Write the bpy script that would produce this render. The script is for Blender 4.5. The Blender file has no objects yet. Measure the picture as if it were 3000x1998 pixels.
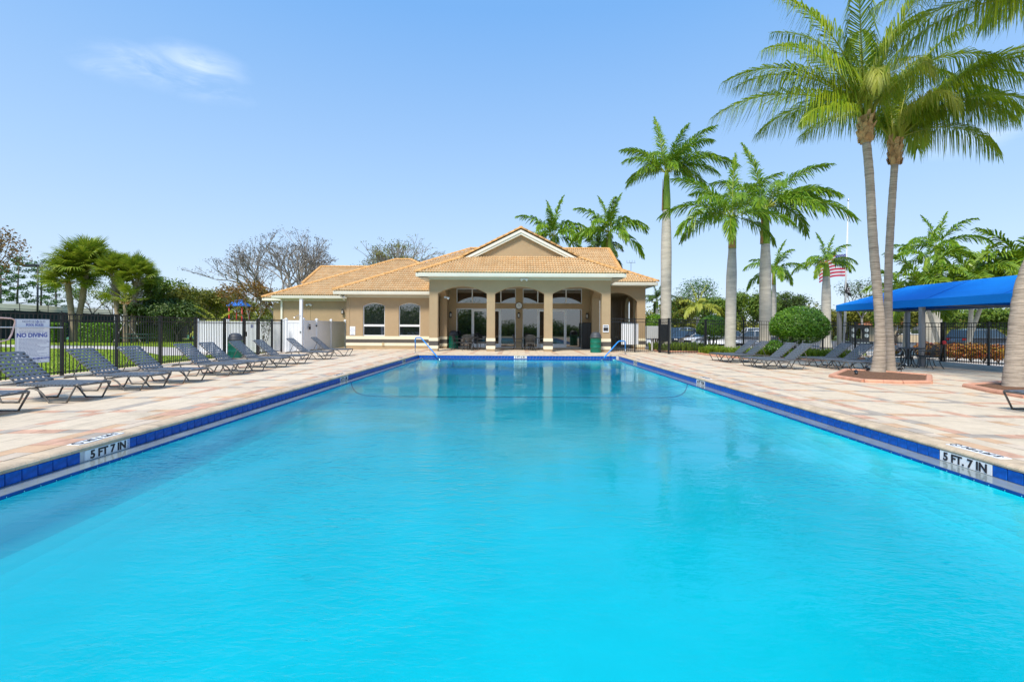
import bpy, math, random
from mathutils import Vector, Matrix
random.seed(7)
SC = bpy.context.scene
COL = SC.collection
R = math.radians

# ------------------------------------------------------------------ camera
FOC, VX, VY, ROLL, CZ = 1400.0, 1516.0, 958.5, 0.005, 1.34
cam_data = bpy.data.cameras.new('camera')
cam_data.sensor_width = 36.0
cam_data.lens = 36.0 * FOC / 3000.0
cam_data.shift_x = -(VX - 1500.0) / 3000.0
cam_data.shift_y = -(999.0 - VY) / 3000.0
cam_data.clip_start = 0.05
cam_data.clip_end = 3000.0
cam = bpy.data.objects.new('camera', cam_data)
COL.objects.link(cam)
cam.matrix_world = Matrix.Translation((0, 0, CZ)) @ Matrix.Rotation(R(90), 4, 'X') @ Matrix.Rotation(ROLL, 4, 'Z')
SC.camera = cam

# ------------------------------------------------------------------ sky, sun, exposure
SUN_EL, SUN_AZ = 54.0, 206.0      # azimuth clockwise from +Y: sun stands behind and to the left
world = bpy.data.worlds.new('World')
SC.world = world
world.use_nodes = True
wn, wl = world.node_tree.nodes, world.node_tree.links
wn.clear()
w_out = wn.new('ShaderNodeOutputWorld')
w_bg = wn.new('ShaderNodeBackground')
w_bg.inputs['Strength'].default_value = 0.14
w_sky = wn.new('ShaderNodeTexSky')
w_sky.sky_type = 'NISHITA'
w_sky.sun_disc = False
w_sky.sun_elevation = R(SUN_EL)
w_sky.sun_rotation = R(SUN_AZ)
w_sky.altitude = 0
w_sky.air_density = 1.0
w_sky.dust_density = 0.9
w_sky.ozone_density = 2.2

def wmath(op, a, b=None, clamp=False):
    n = wn.new('ShaderNodeMath'); n.operation = op; n.use_clamp = clamp
    for i, v in enumerate((a, b)):
        if v is None: continue
        if isinstance(v, (int, float)): n.inputs[i].default_value = v
        else: wl.new(v, n.inputs[i])
    return n.outputs[0]
# thin cirrus: stretched noise, gathered around a few places in the sky
w_co = wn.new('ShaderNodeTexCoord')
w_map = wn.new('ShaderNodeMapping')
w_map.inputs['Scale'].default_value = (6.0, 6.0, 15.0)
w_map.inputs['Rotation'].default_value = (0, R(-6), R(20))
wl.new(w_co.outputs['Generated'], w_map.inputs['Vector'])
w_noise = wn.new('ShaderNodeTexNoise')
w_noise.inputs['Scale'].default_value = 1.6
w_noise.inputs['Detail'].default_value = 7.0
w_noise.inputs['Roughness'].default_value = 0.62
w_noise.inputs['Distortion'].default_value = 0.6
wl.new(w_map.outputs[0], w_noise.inputs['Vector'])
def sky_dir(px, py):
    dx, dy = px - VX, py - VY
    v = Vector((dx + dy * ROLL, FOC, -(dy - dx * ROLL))); v.normalize(); return v
mask = None
for px, py, r, k in ((430, 200, 0.085, .9), (590, 190, 0.08, 1.0), (560, 240, 0.08, .7), (650, 270, 0.06, 0.5), (330, 200, 0.06, 0.7), (2860, 395, 0.09, 0.8), (3900, 200, 0.25, 1.0), (-900, 500, 0.22, 0.9)):
    d = sky_dir(px, py)
    vm = wn.new('ShaderNodeVectorMath'); vm.operation = 'SUBTRACT'
    vm.inputs[1].default_value = d
    wl.new(w_co.outputs['Generated'], vm.inputs[0])
    vs = wn.new('ShaderNodeVectorMath'); vs.operation = 'MULTIPLY'
    vs.inputs[1].default_value = (1.0, 1.0, 2.6)
    wl.new(vm.outputs[0], vs.inputs[0])
    vlen = wn.new('ShaderNodeVectorMath'); vlen.operation = 'LENGTH'
    wl.new(vs.outputs[0], vlen.inputs[0])
    m = wmath('SUBTRACT', 1.0, wmath('DIVIDE', vlen.outputs['Value'], r), True)
    m = wmath('MULTIPLY', m, k)
    mask = m if mask is None else wmath('MAXIMUM', mask, m)
cl = wmath('MULTIPLY', wmath('MULTIPLY', wmath('SUBTRACT', w_noise.outputs['Fac'], 0.40, True), 4.0, True), mask, True)
cl = wmath('MULTIPLY', wmath('POWER', cl, 1.1), 0.62)
# high veil that whitens the sky towards the horizon
w_sep = wn.new('ShaderNodeSeparateXYZ')
wl.new(w_co.outputs['Generated'], w_sep.inputs[0])
elev = wmath('MAXIMUM', w_sep.outputs['Z'], 0.0)
w_ramp = wn.new('ShaderNodeValToRGB')
wl.new(elev, w_ramp.inputs['Fac'])
stops = ((0.0, (.60, .71, .87)), (.10, (.515, .655, .865)), (.27, (.385, .585, .865)), (.55, (.185, .435, .85)), (1.0, (.12, .35, .79)))
el_ = w_ramp.color_ramp.elements
while len(el_) < len(stops): el_.new(0.5)
for e_, (p_, c_) in zip(el_, stops): e_.position = p_; e_.color = (*c_, 1)
w_veil = wn.new('ShaderNodeVectorMath'); w_veil.operation = 'SCALE'; w_veil.inputs['Scale'].default_value = 3.2
wl.new(w_ramp.outputs[0], w_veil.inputs[0])
w_hsv = wn.new('ShaderNodeHueSaturation')
w_hsv.inputs['Saturation'].default_value = 1.1
w_hsv.inputs['Value'].default_value = 1.0
wl.new(w_sky.outputs[0], w_hsv.inputs['Color'])
w_mix0 = wn.new('ShaderNodeMixRGB')
w_mix0.inputs['Fac'].default_value = 0.85      # thin high haze lies over the clear sky
wl.new(w_veil.outputs[0], w_mix0.inputs['Color2']); wl.new(w_hsv.outputs[0], w_mix0.inputs['Color1'])
w_mix = wn.new('ShaderNodeMixRGB')
w_mix.inputs['Color2'].default_value = (3.0, 3.35, 3.95, 1)
wl.new(cl, w_mix.inputs['Fac']); wl.new(w_mix0.outputs[0], w_mix.inputs['Color1'])
wl.new(w_mix.outputs[0], w_bg.inputs['Color'])
wl.new(w_bg.outputs[0], w_out.inputs['Surface'])

sun_data = bpy.data.lights.new('sun', 'SUN')
sun_data.energy = 1.95
sun_data.angle = R(12.0)           # veiled sun: soft-edged shadows
sun_data.color = (1.0, 0.93, 0.80)
sun = bpy.data.objects.new('sun', sun_data)
COL.objects.link(sun)
_s = Vector((math.sin(R(SUN_AZ)) * math.cos(R(SUN_EL)), math.cos(R(SUN_AZ)) * math.cos(R(SUN_EL)), math.sin(R(SUN_EL))))
sun.rotation_euler = _s.to_track_quat('Z', 'Y').to_euler()
sun.location = _s * 60

SC.view_settings.view_transform = 'Standard'
SC.view_settings.look = 'None'
SC.view_settings.exposure = 1.28
SC.view_settings.gamma = 1.0
SC.view_settings.use_curve_mapping = False
SC.cycles.max_bounces = 8
SC.cycles.transparent_max_bounces = 24
SC.cycles.use_denoising = True

# ------------------------------------------------------------------ placing helpers (photo pixel + real distance -> metres)
def rot(px, py):
    dx, dy = px - VX, py - VY
    return dx + dy * ROLL, dy - dx * ROLL
def at(px, py, Y):
    a, b = rot(px, py)
    return Vector((a * Y / FOC, Y, CZ - b * Y / FOC))
SLOPE, SX = 0.013, 5.2
def zdeck(x): return -SLOPE * max(0.0, abs(x) - SX)
def gs(px, py):                     # point on the deck, which falls gently away from the pool
    a, b = rot(px, py)
    Y = FOC * (CZ - SLOPE * SX) / (b - SLOPE * abs(a))
    if abs(a * Y / FOC) < SX: Y = FOC * CZ / b
    p = at(px, py, Y); return p
def gz(px, py, z):
    a, b = rot(px, py)
    return at(px, py, FOC * (CZ - z) / b)

# ------------------------------------------------------------------ materials
M = {}
def mat(name, col, rough=0.6, var=0.0, vscale=8.0, bump=0.0, bscale=60.0, metal=0.0, spec=0.5, isl=0.0, col2=None, coat=0.0, trans=0.0, stretch=None, objrand=0.0, world=False, stain=0.0):
    m = bpy.data.materials.new(name); m.use_nodes = True
    n, l = m.node_tree.nodes, m.node_tree.links
    b = n['Principled BSDF']
    b.inputs['Base Color'].default_value = (*col, 1)
    b.inputs['Roughness'].default_value = rough
    b.inputs['Metallic'].default_value = metal
    b.inputs['Specular IOR Level'].default_value = spec
    b.inputs['Coat Weight'].default_value = coat
    src = None
    tc = n.new('ShaderNodeTexCoord')
    vec = tc.outputs['Object']
    if world: vec = n.new('ShaderNodeNewGeometry').outputs['Position']
    if stretch:
        mp = n.new('ShaderNodeMapping'); mp.inputs['Scale'].default_value = stretch
        l.new(vec, mp.inputs['Vector']); vec = mp.outputs[0]
    rgb = n.new('ShaderNodeRGB'); rgb.outputs[0].default_value = (*col, 1); src = rgb.outputs[0]
    if isl > 0 or objrand > 0:
        mx = n.new('ShaderNodeMixRGB')
        c2 = col2 if col2 else tuple(c * 0.5 for c in col)
        mx.inputs['Color1'].default_value = (*col, 1); mx.inputs['Color2'].default_value = (*c2, 1)
        if isl > 0:
            g = n.new('ShaderNodeNewGeometry'); fac = g.outputs['Random Per Island']; k = isl
        else:
            g = n.new('ShaderNodeObjectInfo'); fac = g.outputs['Random']; k = objrand
        mm = n.new('ShaderNodeMath'); mm.operation = 'MULTIPLY'; mm.inputs[1].default_value = k
        l.new(fac, mm.inputs[0]); l.new(mm.outputs[0], mx.inputs['Fac']); src = mx.outputs[0]
    if var > 0:
        nz = n.new('ShaderNodeTexNoise'); nz.inputs['Scale'].default_value = vscale
        nz.inputs['Detail'].default_value = 6; nz.inputs['Roughness'].default_value = 0.65
        l.new(vec, nz.inputs['Vector'])
        mr = n.new('ShaderNodeMapRange')
        mr.inputs['From Min'].default_value = 0.3; mr.inputs['From Max'].default_value = 0.7
        mr.inputs['To Min'].default_value = 1 - var; mr.inputs['To Max'].default_value = 1 + var
        l.new(nz.outputs['Fac'], mr.inputs['Value'])
        mu = n.new('ShaderNodeVectorMath'); mu.operation = 'SCALE'
        l.new(src, mu.inputs[0]); l.new(mr.outputs[0], mu.inputs['Scale']); src = mu.outputs[0]
    if stain > 0:                      # worn, dirty blotches
        sz = n.new('ShaderNodeTexNoise'); sz.inputs['Scale'].default_value = 1.1; sz.inputs['Detail'].default_value = 9; sz.inputs['Roughness'].default_value = 0.72; sz.inputs['Distortion'].default_value = 0.8
        l.new(vec, sz.inputs['Vector'])
        sr = n.new('ShaderNodeMapRange'); sr.inputs['From Min'].default_value = 0.50; sr.inputs['From Max'].default_value = 0.74
        sr.inputs['To Min'].default_value = 1.0; sr.inputs['To Max'].default_value = 1 - stain
        l.new(sz.outputs['Fac'], sr.inputs['Value'])
        su = n.new('ShaderNodeVectorMath'); su.operation = 'SCALE'
        l.new(src, su.inputs[0]); l.new(sr.outputs[0], su.inputs['Scale']); src = su.outputs[0]
    l.new(src, b.inputs['Base Color'])
    if bump > 0:
        bz = n.new('ShaderNodeTexNoise'); bz.inputs['Scale'].default_value = bscale; bz.inputs['Detail'].default_value = 4
        l.new(vec, bz.inputs['Vector'])
        bp = n.new('ShaderNodeBump'); bp.inputs['Strength'].default_value = bump; bp.inputs['Distance'].default_value = 0.02
        l.new(bz.outputs['Fac'], bp.inputs['Height']); l.new(bp.outputs[0], b.inputs['Normal'])
    if trans > 0:
        tr = n.new('ShaderNodeBsdfTranslucent'); l.new(src, tr.inputs['Color'])
        ms = n.new('ShaderNodeMixShader'); ms.inputs['Fac'].default_value = trans
        l.new(b.outputs[0], ms.inputs[1]); l.new(tr.outputs[0], ms.inputs[2])
        l.new(ms.outputs[0], n['Material Output'].inputs['Surface'])
    M[name] = m
    return m

mat('stucco', (0.43, 0.31, 0.185), 0.9, 0.07, 0.9, 0.35, 140, spec=0.2)
mat('stucco_grey', (0.105, 0.095, 0.085), 0.85, 0.06, 2, 0.3, 140, spec=0.2)
mat('stucco_cream', (0.82, 0.74, 0.55), 0.85, 0.05, 2, 0.3, 140, spec=0.2)
mat('trim', (0.80, 0.77, 0.66), 0.55, 0.05, 1.2)
mat('frieze', (0.62, 0.59, 0.48), 0.6, 0.05, 1.2)
mat('soffit', (0.66, 0.58, 0.45), 0.8, 0.05, 2)
mat('roof', (0.57, 0.37, 0.185), 0.8, 0.10, 1.0, 0.25, 50, spec=0.25, isl=0.7, col2=(0.65, 0.48, 0.28))
mat('roof_flat', (0.42, 0.22, 0.09), 0.9, 0.15, 2.0, spec=0.2)
mat('ridge', (0.57, 0.31, 0.11), 0.8, 0.15, 3.0, 0.25, 40, spec=0.25, objrand=0.8, col2=(0.66, 0.38, 0.16))
mat('white_frame', (0.80, 0.81, 0.82), 0.4, 0.03, 3)
mat('white_vinyl', (0.80, 0.81, 0.83), 0.35, 0.03, 2)
mat('glass', (0.012, 0.016, 0.017), 0.02, spec=0.5)
M['glass'].node_tree.nodes['Principled BSDF'].inputs['IOR'].default_value = 2.5     # reflective coated glazing
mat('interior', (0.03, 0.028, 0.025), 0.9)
mat('black_metal', (0.012, 0.014, 0.017), 0.38, 0.15, 6, spec=0.5)
mat('lounge_frame', (0.105, 0.095, 0.085), 0.45, 0.1, 10)
mat('lounge_strap', (0.11, 0.125, 0.148), 0.5, 0.12, 14, 0.15, 90, spec=0.4)
mat('rubber', (0.02, 0.02, 0.02), 0.7)
mat('cast_dark', (0.055, 0.055, 0.055), 0.5, 0.15, 12)
mat('drum_green', (0.0, 0.14, 0.085), 0.4, 0.12, 4)
mat('lid_black', (0.05, 0.055, 0.065), 0.55, 0.1, 8)
mat('canopy', (0.006, 0.25, 0.82), 0.75, 0.10, 1.0, 0.5, 2.5, spec=0.2, stretch=(1, .35, 1))
mat('canopy_seam', (0.004, 0.16, 0.62), 0.8)
mat('post_grey', (0.26, 0.26, 0.27), 0.45, 0.05, 3)
mat('steel', (0.55, 0.56, 0.57), 0.25, metal=1.0)
mat('rail_blue', (0.02, 0.26, 0.72), 0.35, 0.06, 6)
mat('mortar', (0.36, 0.30, 0.24), 0.95, 0.15, 4)
mat('deck_cream', (0.66, 0.545, 0.405), 0.85, 0.10, 5.0, 0.3, 70, spec=0.25, world=True, stain=0.30, objrand=0.7, col2=(0.60, 0.49, 0.36))
mat('brick_pink', (0.57, 0.34, 0.235), 0.85, 0.25, 3.5, 0.25, 70, spec=0.25, world=True, stain=0.25)
mat('brick_orange', (0.58, 0.38, 0.235), 0.85, 0.2, 3.5, 0.25, 70, spec=0.25, world=True, stain=0.25)
mat('brick_grey', (0.41, 0.35, 0.29), 0.85, 0.22, 3.5, 0.25, 70, spec=0.25, world=True, stain=0.25)
mat('brick_tan', (0.58, 0.47, 0.36), 0.85, 0.2, 3.5, 0.25, 70, spec=0.25, world=True, stain=0.25)
mat('coping', (0.58, 0.45, 0.31), 0.8, 0.22, 5, 0.3, 60, spec=0.25, world=True, stain=0.25, objrand=0.7, col2=(0.50, 0.39, 0.28))
mat('pool_tile', (0.001, 0.080, 0.40), 0.3, 0.4, 9, 0.05, 30, spec=0.3, objrand=0.5, col2=(0.002, 0.115, 0.50))
mat('tile_trim', (0.006, 0.05, 0.26), 0.3, 0.3, 9)
mat('grout', (0.55, 0.56, 0.56), 0.8, 0.1, 8)
mat('ledge', (0.22, 0.26, 0.26), 0.10, 0.25, 2.5, spec=0.5)
mat('plaster', (0.80, 0.92, 0.93), 0.7, 0.06, 0.7)
mat('marker_white', (0.82, 0.83, 0.83), 0.35, 0.04, 8)
mat('drain_white', (0.97, 0.97, 0.97), 0.4)
mat('print_black', (0.02, 0.018, 0.022), 0.5)
mat('print_blue', (0.02, 0.07, 0.42), 0.5)
mat('print_grey', (0.25, 0.28, 0.42), 0.5)
mat('sign_white', (0.84, 0.86, 0.90), 0.4, 0.03, 3)
mat('curb_pink', (0.62, 0.31, 0.20), 0.85, 0.18, 4, 0.3, 60, world=True, stain=0.3)
mat('mulch', (0.16, 0.075, 0.035), 0.95, 0.45, 14, 0.9, 40)
mat('soil', (0.17, 0.12, 0.07), 0.95, 0.35, 3, 0.6, 30)
mat('grass_sheet', (0.19, 0.27, 0.014), 0.9, 0.3, 0.8, 0.7, 60, spec=0.15)
mat('grass_far', (0.10, 0.15, 0.02), 0.95, 0.3, 0.05)
mat('concrete', (0.52, 0.47, 0.42), 0.85, 0.12, 1.5, 0.2, 50)
mat('asphalt', (0.11, 0.11, 0.115), 0.9, 0.15, 1.0, 0.3, 80)
mat('court_green', (0.10, 0.32, 0.17), 0.85, 0.08, 1)
mat('windscreen_tan', (0.66, 0.59, 0.46), 0.9, 0.06, 1.5, trans=0.5)
mat('windscreen_black', (0.012, 0.017, 0.018), 0.9, 0.2, 2)
mat('coco_bark', (0.42, 0.345, 0.27), 0.95, 0.5, 2.6, 1.0, 10, stretch=(.8, .8, 11), spec=0.1)
mat('royal_bark', (0.50, 0.46, 0.39), 0.9, 0.22, 1.6, 0.25, 18, stretch=(1, 1, 5), spec=0.15)
mat('crownshaft', (0.25, 0.37, 0.025), 0.45, 0.18, 1.6, stretch=(2, 2, .6))
mat('sheath', (0.42, 0.22, 0.07), 0.8, 0.3, 3)
mat('fibre', (0.42, 0.22, 0.09), 0.95, 0.5, 6, 0.8, 20, isl=0.8, col2=(0.62, 0.42, 0.20))
mat('sabal_bark', (0.33, 0.25, 0.17), 0.95, 0.3, 6, 0.9, 14)
mat('frond_coco', (0.14, 0.27, 0.010), 0.38, isl=0.9, col2=(0.40, 0.46, 0.02), trans=0.35, spec=0.4)
mat('frond_gold', (0.32, 0.38, 0.03), 0.5, isl=0.8, col2=(0.50, 0.48, 0.08), trans=0.3)
mat('frond_royal', (0.10, 0.25, 0.012), 0.38, isl=0.9, col2=(0.29, 0.42, 0.022), trans=0.3, spec=0.4)
mat('frond_adonidia', (0.09, 0.21, 0.008), 0.4, isl=0.9, col2=(0.30, 0.40, 0.025), trans=0.28, spec=0.5)
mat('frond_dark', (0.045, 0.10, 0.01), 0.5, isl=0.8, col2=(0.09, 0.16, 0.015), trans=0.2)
mat('rachis', (0.30, 0.32, 0.025), 0.5)
mat('fan_leaf', (0.17, 0.26, 0.018), 0.5, isl=0.9, col2=(0.38, 0.42, 0.04), trans=0.32, objrand=0)
mat('leaf_shrub', (0.07, 0.20, 0.008), 0.35, isl=0.9, col2=(0.20, 0.36, 0.015), trans=0.15, spec=0.5)
mat('leaf_green', (0.075, 0.16, 0.012), 0.55, isl=0.9, col2=(0.20, 0.27, 0.016), trans=0.2)
mat('leaf_olive', (0.10, 0.13, 0.012), 0.6, isl=0.9, col2=(0.26, 0.25, 0.016), trans=0.2)
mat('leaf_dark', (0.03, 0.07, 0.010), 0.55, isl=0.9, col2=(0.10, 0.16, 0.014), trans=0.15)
mat('leaf_pine', (0.05, 0.14, 0.02), 0.6, isl=0.9, col2=(0.11, 0.21, 0.015), trans=0.15)
mat('leaf_rust', (0.15, 0.12, 0.008), 0.6, isl=0.95, col2=(0.27, 0.11, 0.02), trans=0.2)
mat('leaf_dry', (0.07, 0.06, 0.05), 0.8, isl=0.9, col2=(0.12, 0.10, 0.07))
mat('leaf_red', (0.30, 0.03, 0.015), 0.5, isl=1.0, col2=(0.34, 0.22, 0.01), trans=0.15)
mat('leaf_grassy', (0.12, 0.25, 0.008), 0.5, isl=0.9, col2=(0.32, 0.38, 0.02), trans=0.2)
mat('bark', (0.16, 0.125, 0.095), 0.95, 0.3, 6, 0.6, 20)
mat('bark_pale', (0.33, 0.30, 0.27), 0.95, 0.25, 6, 0.5, 20)
mat('car_silver', (0.42, 0.46, 0.52), 0.25, metal=0.5, coat=0.8)
mat('car_white', (0.75, 0.76, 0.78), 0.25, coat=0.8)
mat('car_black', (0.015, 0.017, 0.022), 0.2, coat=1.0)
mat('car_grey', (0.07, 0.10, 0.14), 0.25, metal=0.4, coat=0.9)
mat('car_glass', (0.03, 0.05, 0.07), 0.05, spec=0.9)
mat('chrome', (0.7, 0.7, 0.72), 0.15, metal=1.0)
mat('tyre', (0.018, 0.018, 0.018), 0.8)
mat('red_light', (0.45, 0.01, 0.01), 0.3)
mat('flag_red', (0.62, 0.02, 0.06), 0.7, trans=0.3)
mat('flag_white', (0.78, 0.76, 0.78), 0.7, trans=0.3)
mat('flag_blue', (0.03, 0.06, 0.28), 0.7, trans=0.2)
mat('flag_black', (0.015, 0.015, 0.017), 0.8)
mat('flag_pole', (0.66, 0.66, 0.64), 0.4)
mat('granite', (0.022, 0.026, 0.028), 0.15, 0.3, 20, spec=0.6)
mat('granite_pale', (0.35, 0.40, 0.40), 0.4, 0.1, 20)
mat('play_red', (0.50, 0.015, 0.01), 0.4)
mat('play_blue', (0.02, 0.16, 0.60), 0.45)
mat('play_yellow', (0.75, 0.45, 0.02), 0.4)
mat('table_green', (0.02, 0.07, 0.055), 0.5)
mat('hook_pink', (0.75, 0.52, 0.47), 0.4)
mat('box_grey', (0.50, 0.51, 0.50), 0.6, 0.05, 3)
mat('lamp_glass', (0.75, 0.72, 0.66), 0.2)
mat('tan_box', (0.55, 0.43, 0.24), 0.6)
mat('house_wall', (0.62, 0.50, 0.33), 0.9, 0.05, 1)
mat('house_roof', (0.55, 0.20, 0.08), 0.9, 0.15, 2)
mat('red_reflector', (0.75, 0.02, 0.03), 0.4)

# pool water: clear, tinted, lets the light through; mirror part by Fresnel
def water_material():
    m = bpy.data.materials.new('water'); m.use_nodes = True
    n, l = m.node_tree.nodes, m.node_tree.links
    n.clear()
    out = n.new('ShaderNodeOutputMaterial')
    tc = n.new('ShaderNodeTexCoord')
    def noise(scale, sx, sy, rz, det=3, dist=0.0):
        mp = n.new('ShaderNodeMapping'); mp.inputs['Scale'].default_value = (sx, sy, 1); mp.inputs['Rotation'].default_value = (0, 0, rz)
        l.new(tc.outputs['Object'], mp.inputs['Vector'])
        nz = n.new('ShaderNodeTexNoise'); nz.inputs['Scale'].default_value = scale; nz.inputs['Detail'].default_value = det
        nz.inputs['Distortion'].default_value = dist
        l.new(mp.outputs[0], nz.inputs['Vector']); return nz.outputs['Fac']
    def mth(op, a, b, clamp=False):
        x = n.new('ShaderNodeMath'); x.operation = op; x.use_clamp = clamp
        for i, v in enumerate((a, b)):
            if isinstance(v, (int, float)): x.inputs[i].default_value = v
            else: l.new(v, x.inputs[i])
        return x.outputs[0]
    big = noise(0.9, 1.0, 1.6, 0.5, 2)
    mid = noise(4.0, 1.0, 2.2, 0.35, 3, 0.4)
    fine = noise(11.0, 1.0, 2.4, 0.3, 3, 0.5)
    gust = mth('MULTIPLY', mth('SUBTRACT', noise(0.42, 1.0, 0.8, 0.8, 3, .6), 0.45, True), 6.0, True)
    h = mth('ADD', mth('MULTIPLY', big, 0.022), mth('MULTIPLY', mth('MULTIPLY', mid, mth('ADD', mth('MULTIPLY', gust, 1.0), .35)), 0.020))
    h = mth('ADD', h, mth('MULTIPLY', mth('MULTIPLY', fine, mth('ADD', gust, 0.20)), 0.0150))
    bp = n.new('ShaderNodeBump'); bp.inputs['Strength'].default_value = 1.0; bp.inputs['Distance'].default_value = 0.42
    l.new(h, bp.inputs['Height'])
    fr = n.new('ShaderNodeFresnel'); fr.inputs['IOR'].default_value = 1.38
    l.new(bp.outputs[0], fr.inputs['Normal'])
    tr = n.new('ShaderNodeBsdfTransparent'); tr.inputs['Color'].default_value = (0.06, 0.945, 0.97, 1)
    gl = n.new('ShaderNodeBsdfGlossy'); gl.inputs['Roughness'].default_value = 0.02; gl.inputs['Color'].default_value = (0.68, 0.94, 1, 1)
    l.new(bp.outputs[0], gl.inputs['Normal'])
    mx = n.new('ShaderNodeMixShader')
    l.new(fr.outputs[0], mx.inputs['Fac']); l.new(tr.outputs[0], mx.inputs[1]); l.new(gl.outputs[0], mx.inputs[2])
    l.new(mx.outputs[0], out.inputs['Surface'])
    va = n.new('ShaderNodeVolumeAbsorption'); va.inputs['Color'].default_value = (0.0, 0.835, 0.875, 1); va.inputs['Density'].default_value = 2.0
    l.new(va.outputs[0], out.inputs['Volume'])
    M['water'] = m
water_material()

# ------------------------------------------------------------------ mesh builder
class MB:
    def __init__(s): s.v = []; s.f = []; s.m = []; s.cur = 0
    def add(s, vs, fs):
        o = len(s.v)
        s.v.extend([tuple(p) for p in vs])
        for f in fs: s.f.append([i + o for i in f]); s.m.append(s.cur)
        return s
    def box(s, c, d, rz=0.0, mtx=None):
        x, y, z = d[0] / 2, d[1] / 2, d[2] / 2
        vs = [Vector(p) for p in ((-x, -y, -z), (x, -y, -z), (x, y, -z), (-x, y, -z), (-x, -y, z), (x, -y, z), (x, y, z), (-x, y, z))]
        if mtx: vs = [mtx @ p for p in vs]
        elif rz:
            cs, sn = math.cos(rz), math.sin(rz)
            vs = [Vector((p.x * cs - p.y * sn, p.x * sn + p.y * cs, p.z)) for p in vs]
        c = Vector(c)
        return s.add([p + c for p in vs], [(0, 3, 2, 1), (4, 5, 6, 7), (0, 1, 5, 4), (1, 2, 6, 5), (2, 3, 7, 6), (3, 0, 4, 7)])
    def lohi(s, a, b):
        return s.box([(a[i] + b[i]) / 2 for i in range(3)], [abs(b[i] - a[i]) for i in range(3)])
    def bev(s, c, d, r):              # box with a chamfered top and vertical edges
        x, y, z = d[0] / 2, d[1] / 2, d[2] / 2
        def ring(k, zz): return [(-x + k, -y + k, zz), (x - k, -y + k, zz), (x - k, y - k, zz), (-x + k, y - k, zz)]
        vs = ring(0, -z) + ring(0, z - r) + ring(r, z)
        vs = [Vector(p) + Vector(c) for p in vs]
        fs = [(0, 3, 2, 1), (8, 9, 10, 11)]
        for k in (0, 4):
            for i in range(4): j = (i + 1) % 4; fs.append((k + i, k + j, k + 4 + j, k + 4 + i))
        return s.add(vs, fs)
    def beam(s, p, q, w, h=None, up=(0, 0, 1)):
        p, q = Vector(p), Vector(q); h = h or w
        d = (q - p); L = d.length
        if L < 1e-6: return s
        d.normalize(); u = Vector(up)
        if abs(d.dot(u)) > 0.98: u = Vector((1, 0, 0))
        sd = d.cross(u).normalized(); u = sd.cross(d).normalized()
        vs = []
        for e in (p, q):
            for a, b in ((-1, -1), (1, -1), (1, 1), (-1, 1)): vs.append(e + sd * a * w / 2 + u * b * h / 2)
        return s.add(vs, [(0, 1, 2, 3), (7, 6, 5, 4), (0, 4, 5, 1), (1, 5, 6, 2), (2, 6, 7, 3), (3, 7, 4, 0)])
    def tube(s, pts, r, n=8, closed=False, cap=True):
        pts = [Vector(p) for p in pts]; k = len(pts)
        rs = r if isinstance(r, (list, tuple)) else [r] * k
        o = len(s.v); prev = None
        for i, p in enumerate(pts):
            if closed: t = pts[(i + 1) % k] - pts[i - 1]
            elif i == 0: t = pts[1] - pts[0]
            elif i == k - 1: t = pts[-1] - pts[-2]
            else: t = (pts[i + 1] - p).normalized() + (p - pts[i - 1]).normalized()
            if t.length < 1e-9: t = Vector((0, 0, 1))
            t.normalize()
            if prev is None:
                u = Vector((0, 0, 1)) if abs(t.z) < 0.9 else Vector((1, 0, 0))
                a = t.cross(u).normalized()
            else:
                a = prev - t * prev.dot(t)
                if a.length < 1e-6: a = t.orthogonal()
                a.normalize()
            prev = a; b = t.cross(a)
            for j in range(n):
                an = 2 * math.pi * j / n
                s.v.append(tuple(p + (a * math.cos(an) + b * math.sin(an)) * rs[i]))
        seg = k if closed else k - 1
        for i in range(seg):
            i2 = (i + 1) % k
            for j in range(n):
                j2 = (j + 1) % n
                s.f.append([o + i * n + j, o + i * n + j2, o + i2 * n + j2, o + i2 * n + j]); s.m.append(s.cur)
        if cap and not closed:
            s.f.append([o + j for j in range(n)][::-1]); s.m.append(s.cur)
            s.f.append([o + (k - 1) * n + j for j in range(n)]); s.m.append(s.cur)
        return s
    def lathe(s, prof, c=(0, 0, 0), n=20, cap=True):
        o = len(s.v); c = Vector(c)
        for r, z in prof:
            for j in range(n):
                a = 2 * math.pi * j / n
                s.v.append((c.x + r * math.cos(a), c.y + r * math.sin(a), c.z + z))
        for i in range(len(prof) - 1):
            for j in range(n):
                j2 = (j + 1) % n
                s.f.append([o + i * n + j, o + i * n + j2, o + (i + 1) * n + j2, o + (i + 1) * n + j]); s.m.append(s.cur)
        if cap and prof[0][0] > 1e-4: s.f.append([o + j for j in range(n)][::-1]); s.m.append(s.cur)
        if cap and prof[-1][0] > 1e-4: s.f.append([o + (len(prof) - 1) * n + j for j in range(n)]); s.m.append(s.cur)
        return s
    def prism(s, poly, axis, lo, hi):
        # poly: 2-D outline; axis 'x','y','z' = extrusion direction
        def P(p, t):
            if axis == 'z': return (p[0], p[1], t)
            if axis == 'y': return (p[0], t, p[1])
            return (t, p[0], p[1])
        k = len(poly)
        vs = [P(p, lo) for p in poly] + [P(p, hi) for p in poly]
        fs = [list(range(k))[::-1], list(range(k, 2 * k))]
        for i in range(k): j = (i + 1) % k; fs.append([i, j, k + j, k + i])
        return s.add(vs, fs)
    def quad(s, *p): return s.add(p, [tuple(range(len(p)))])
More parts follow.
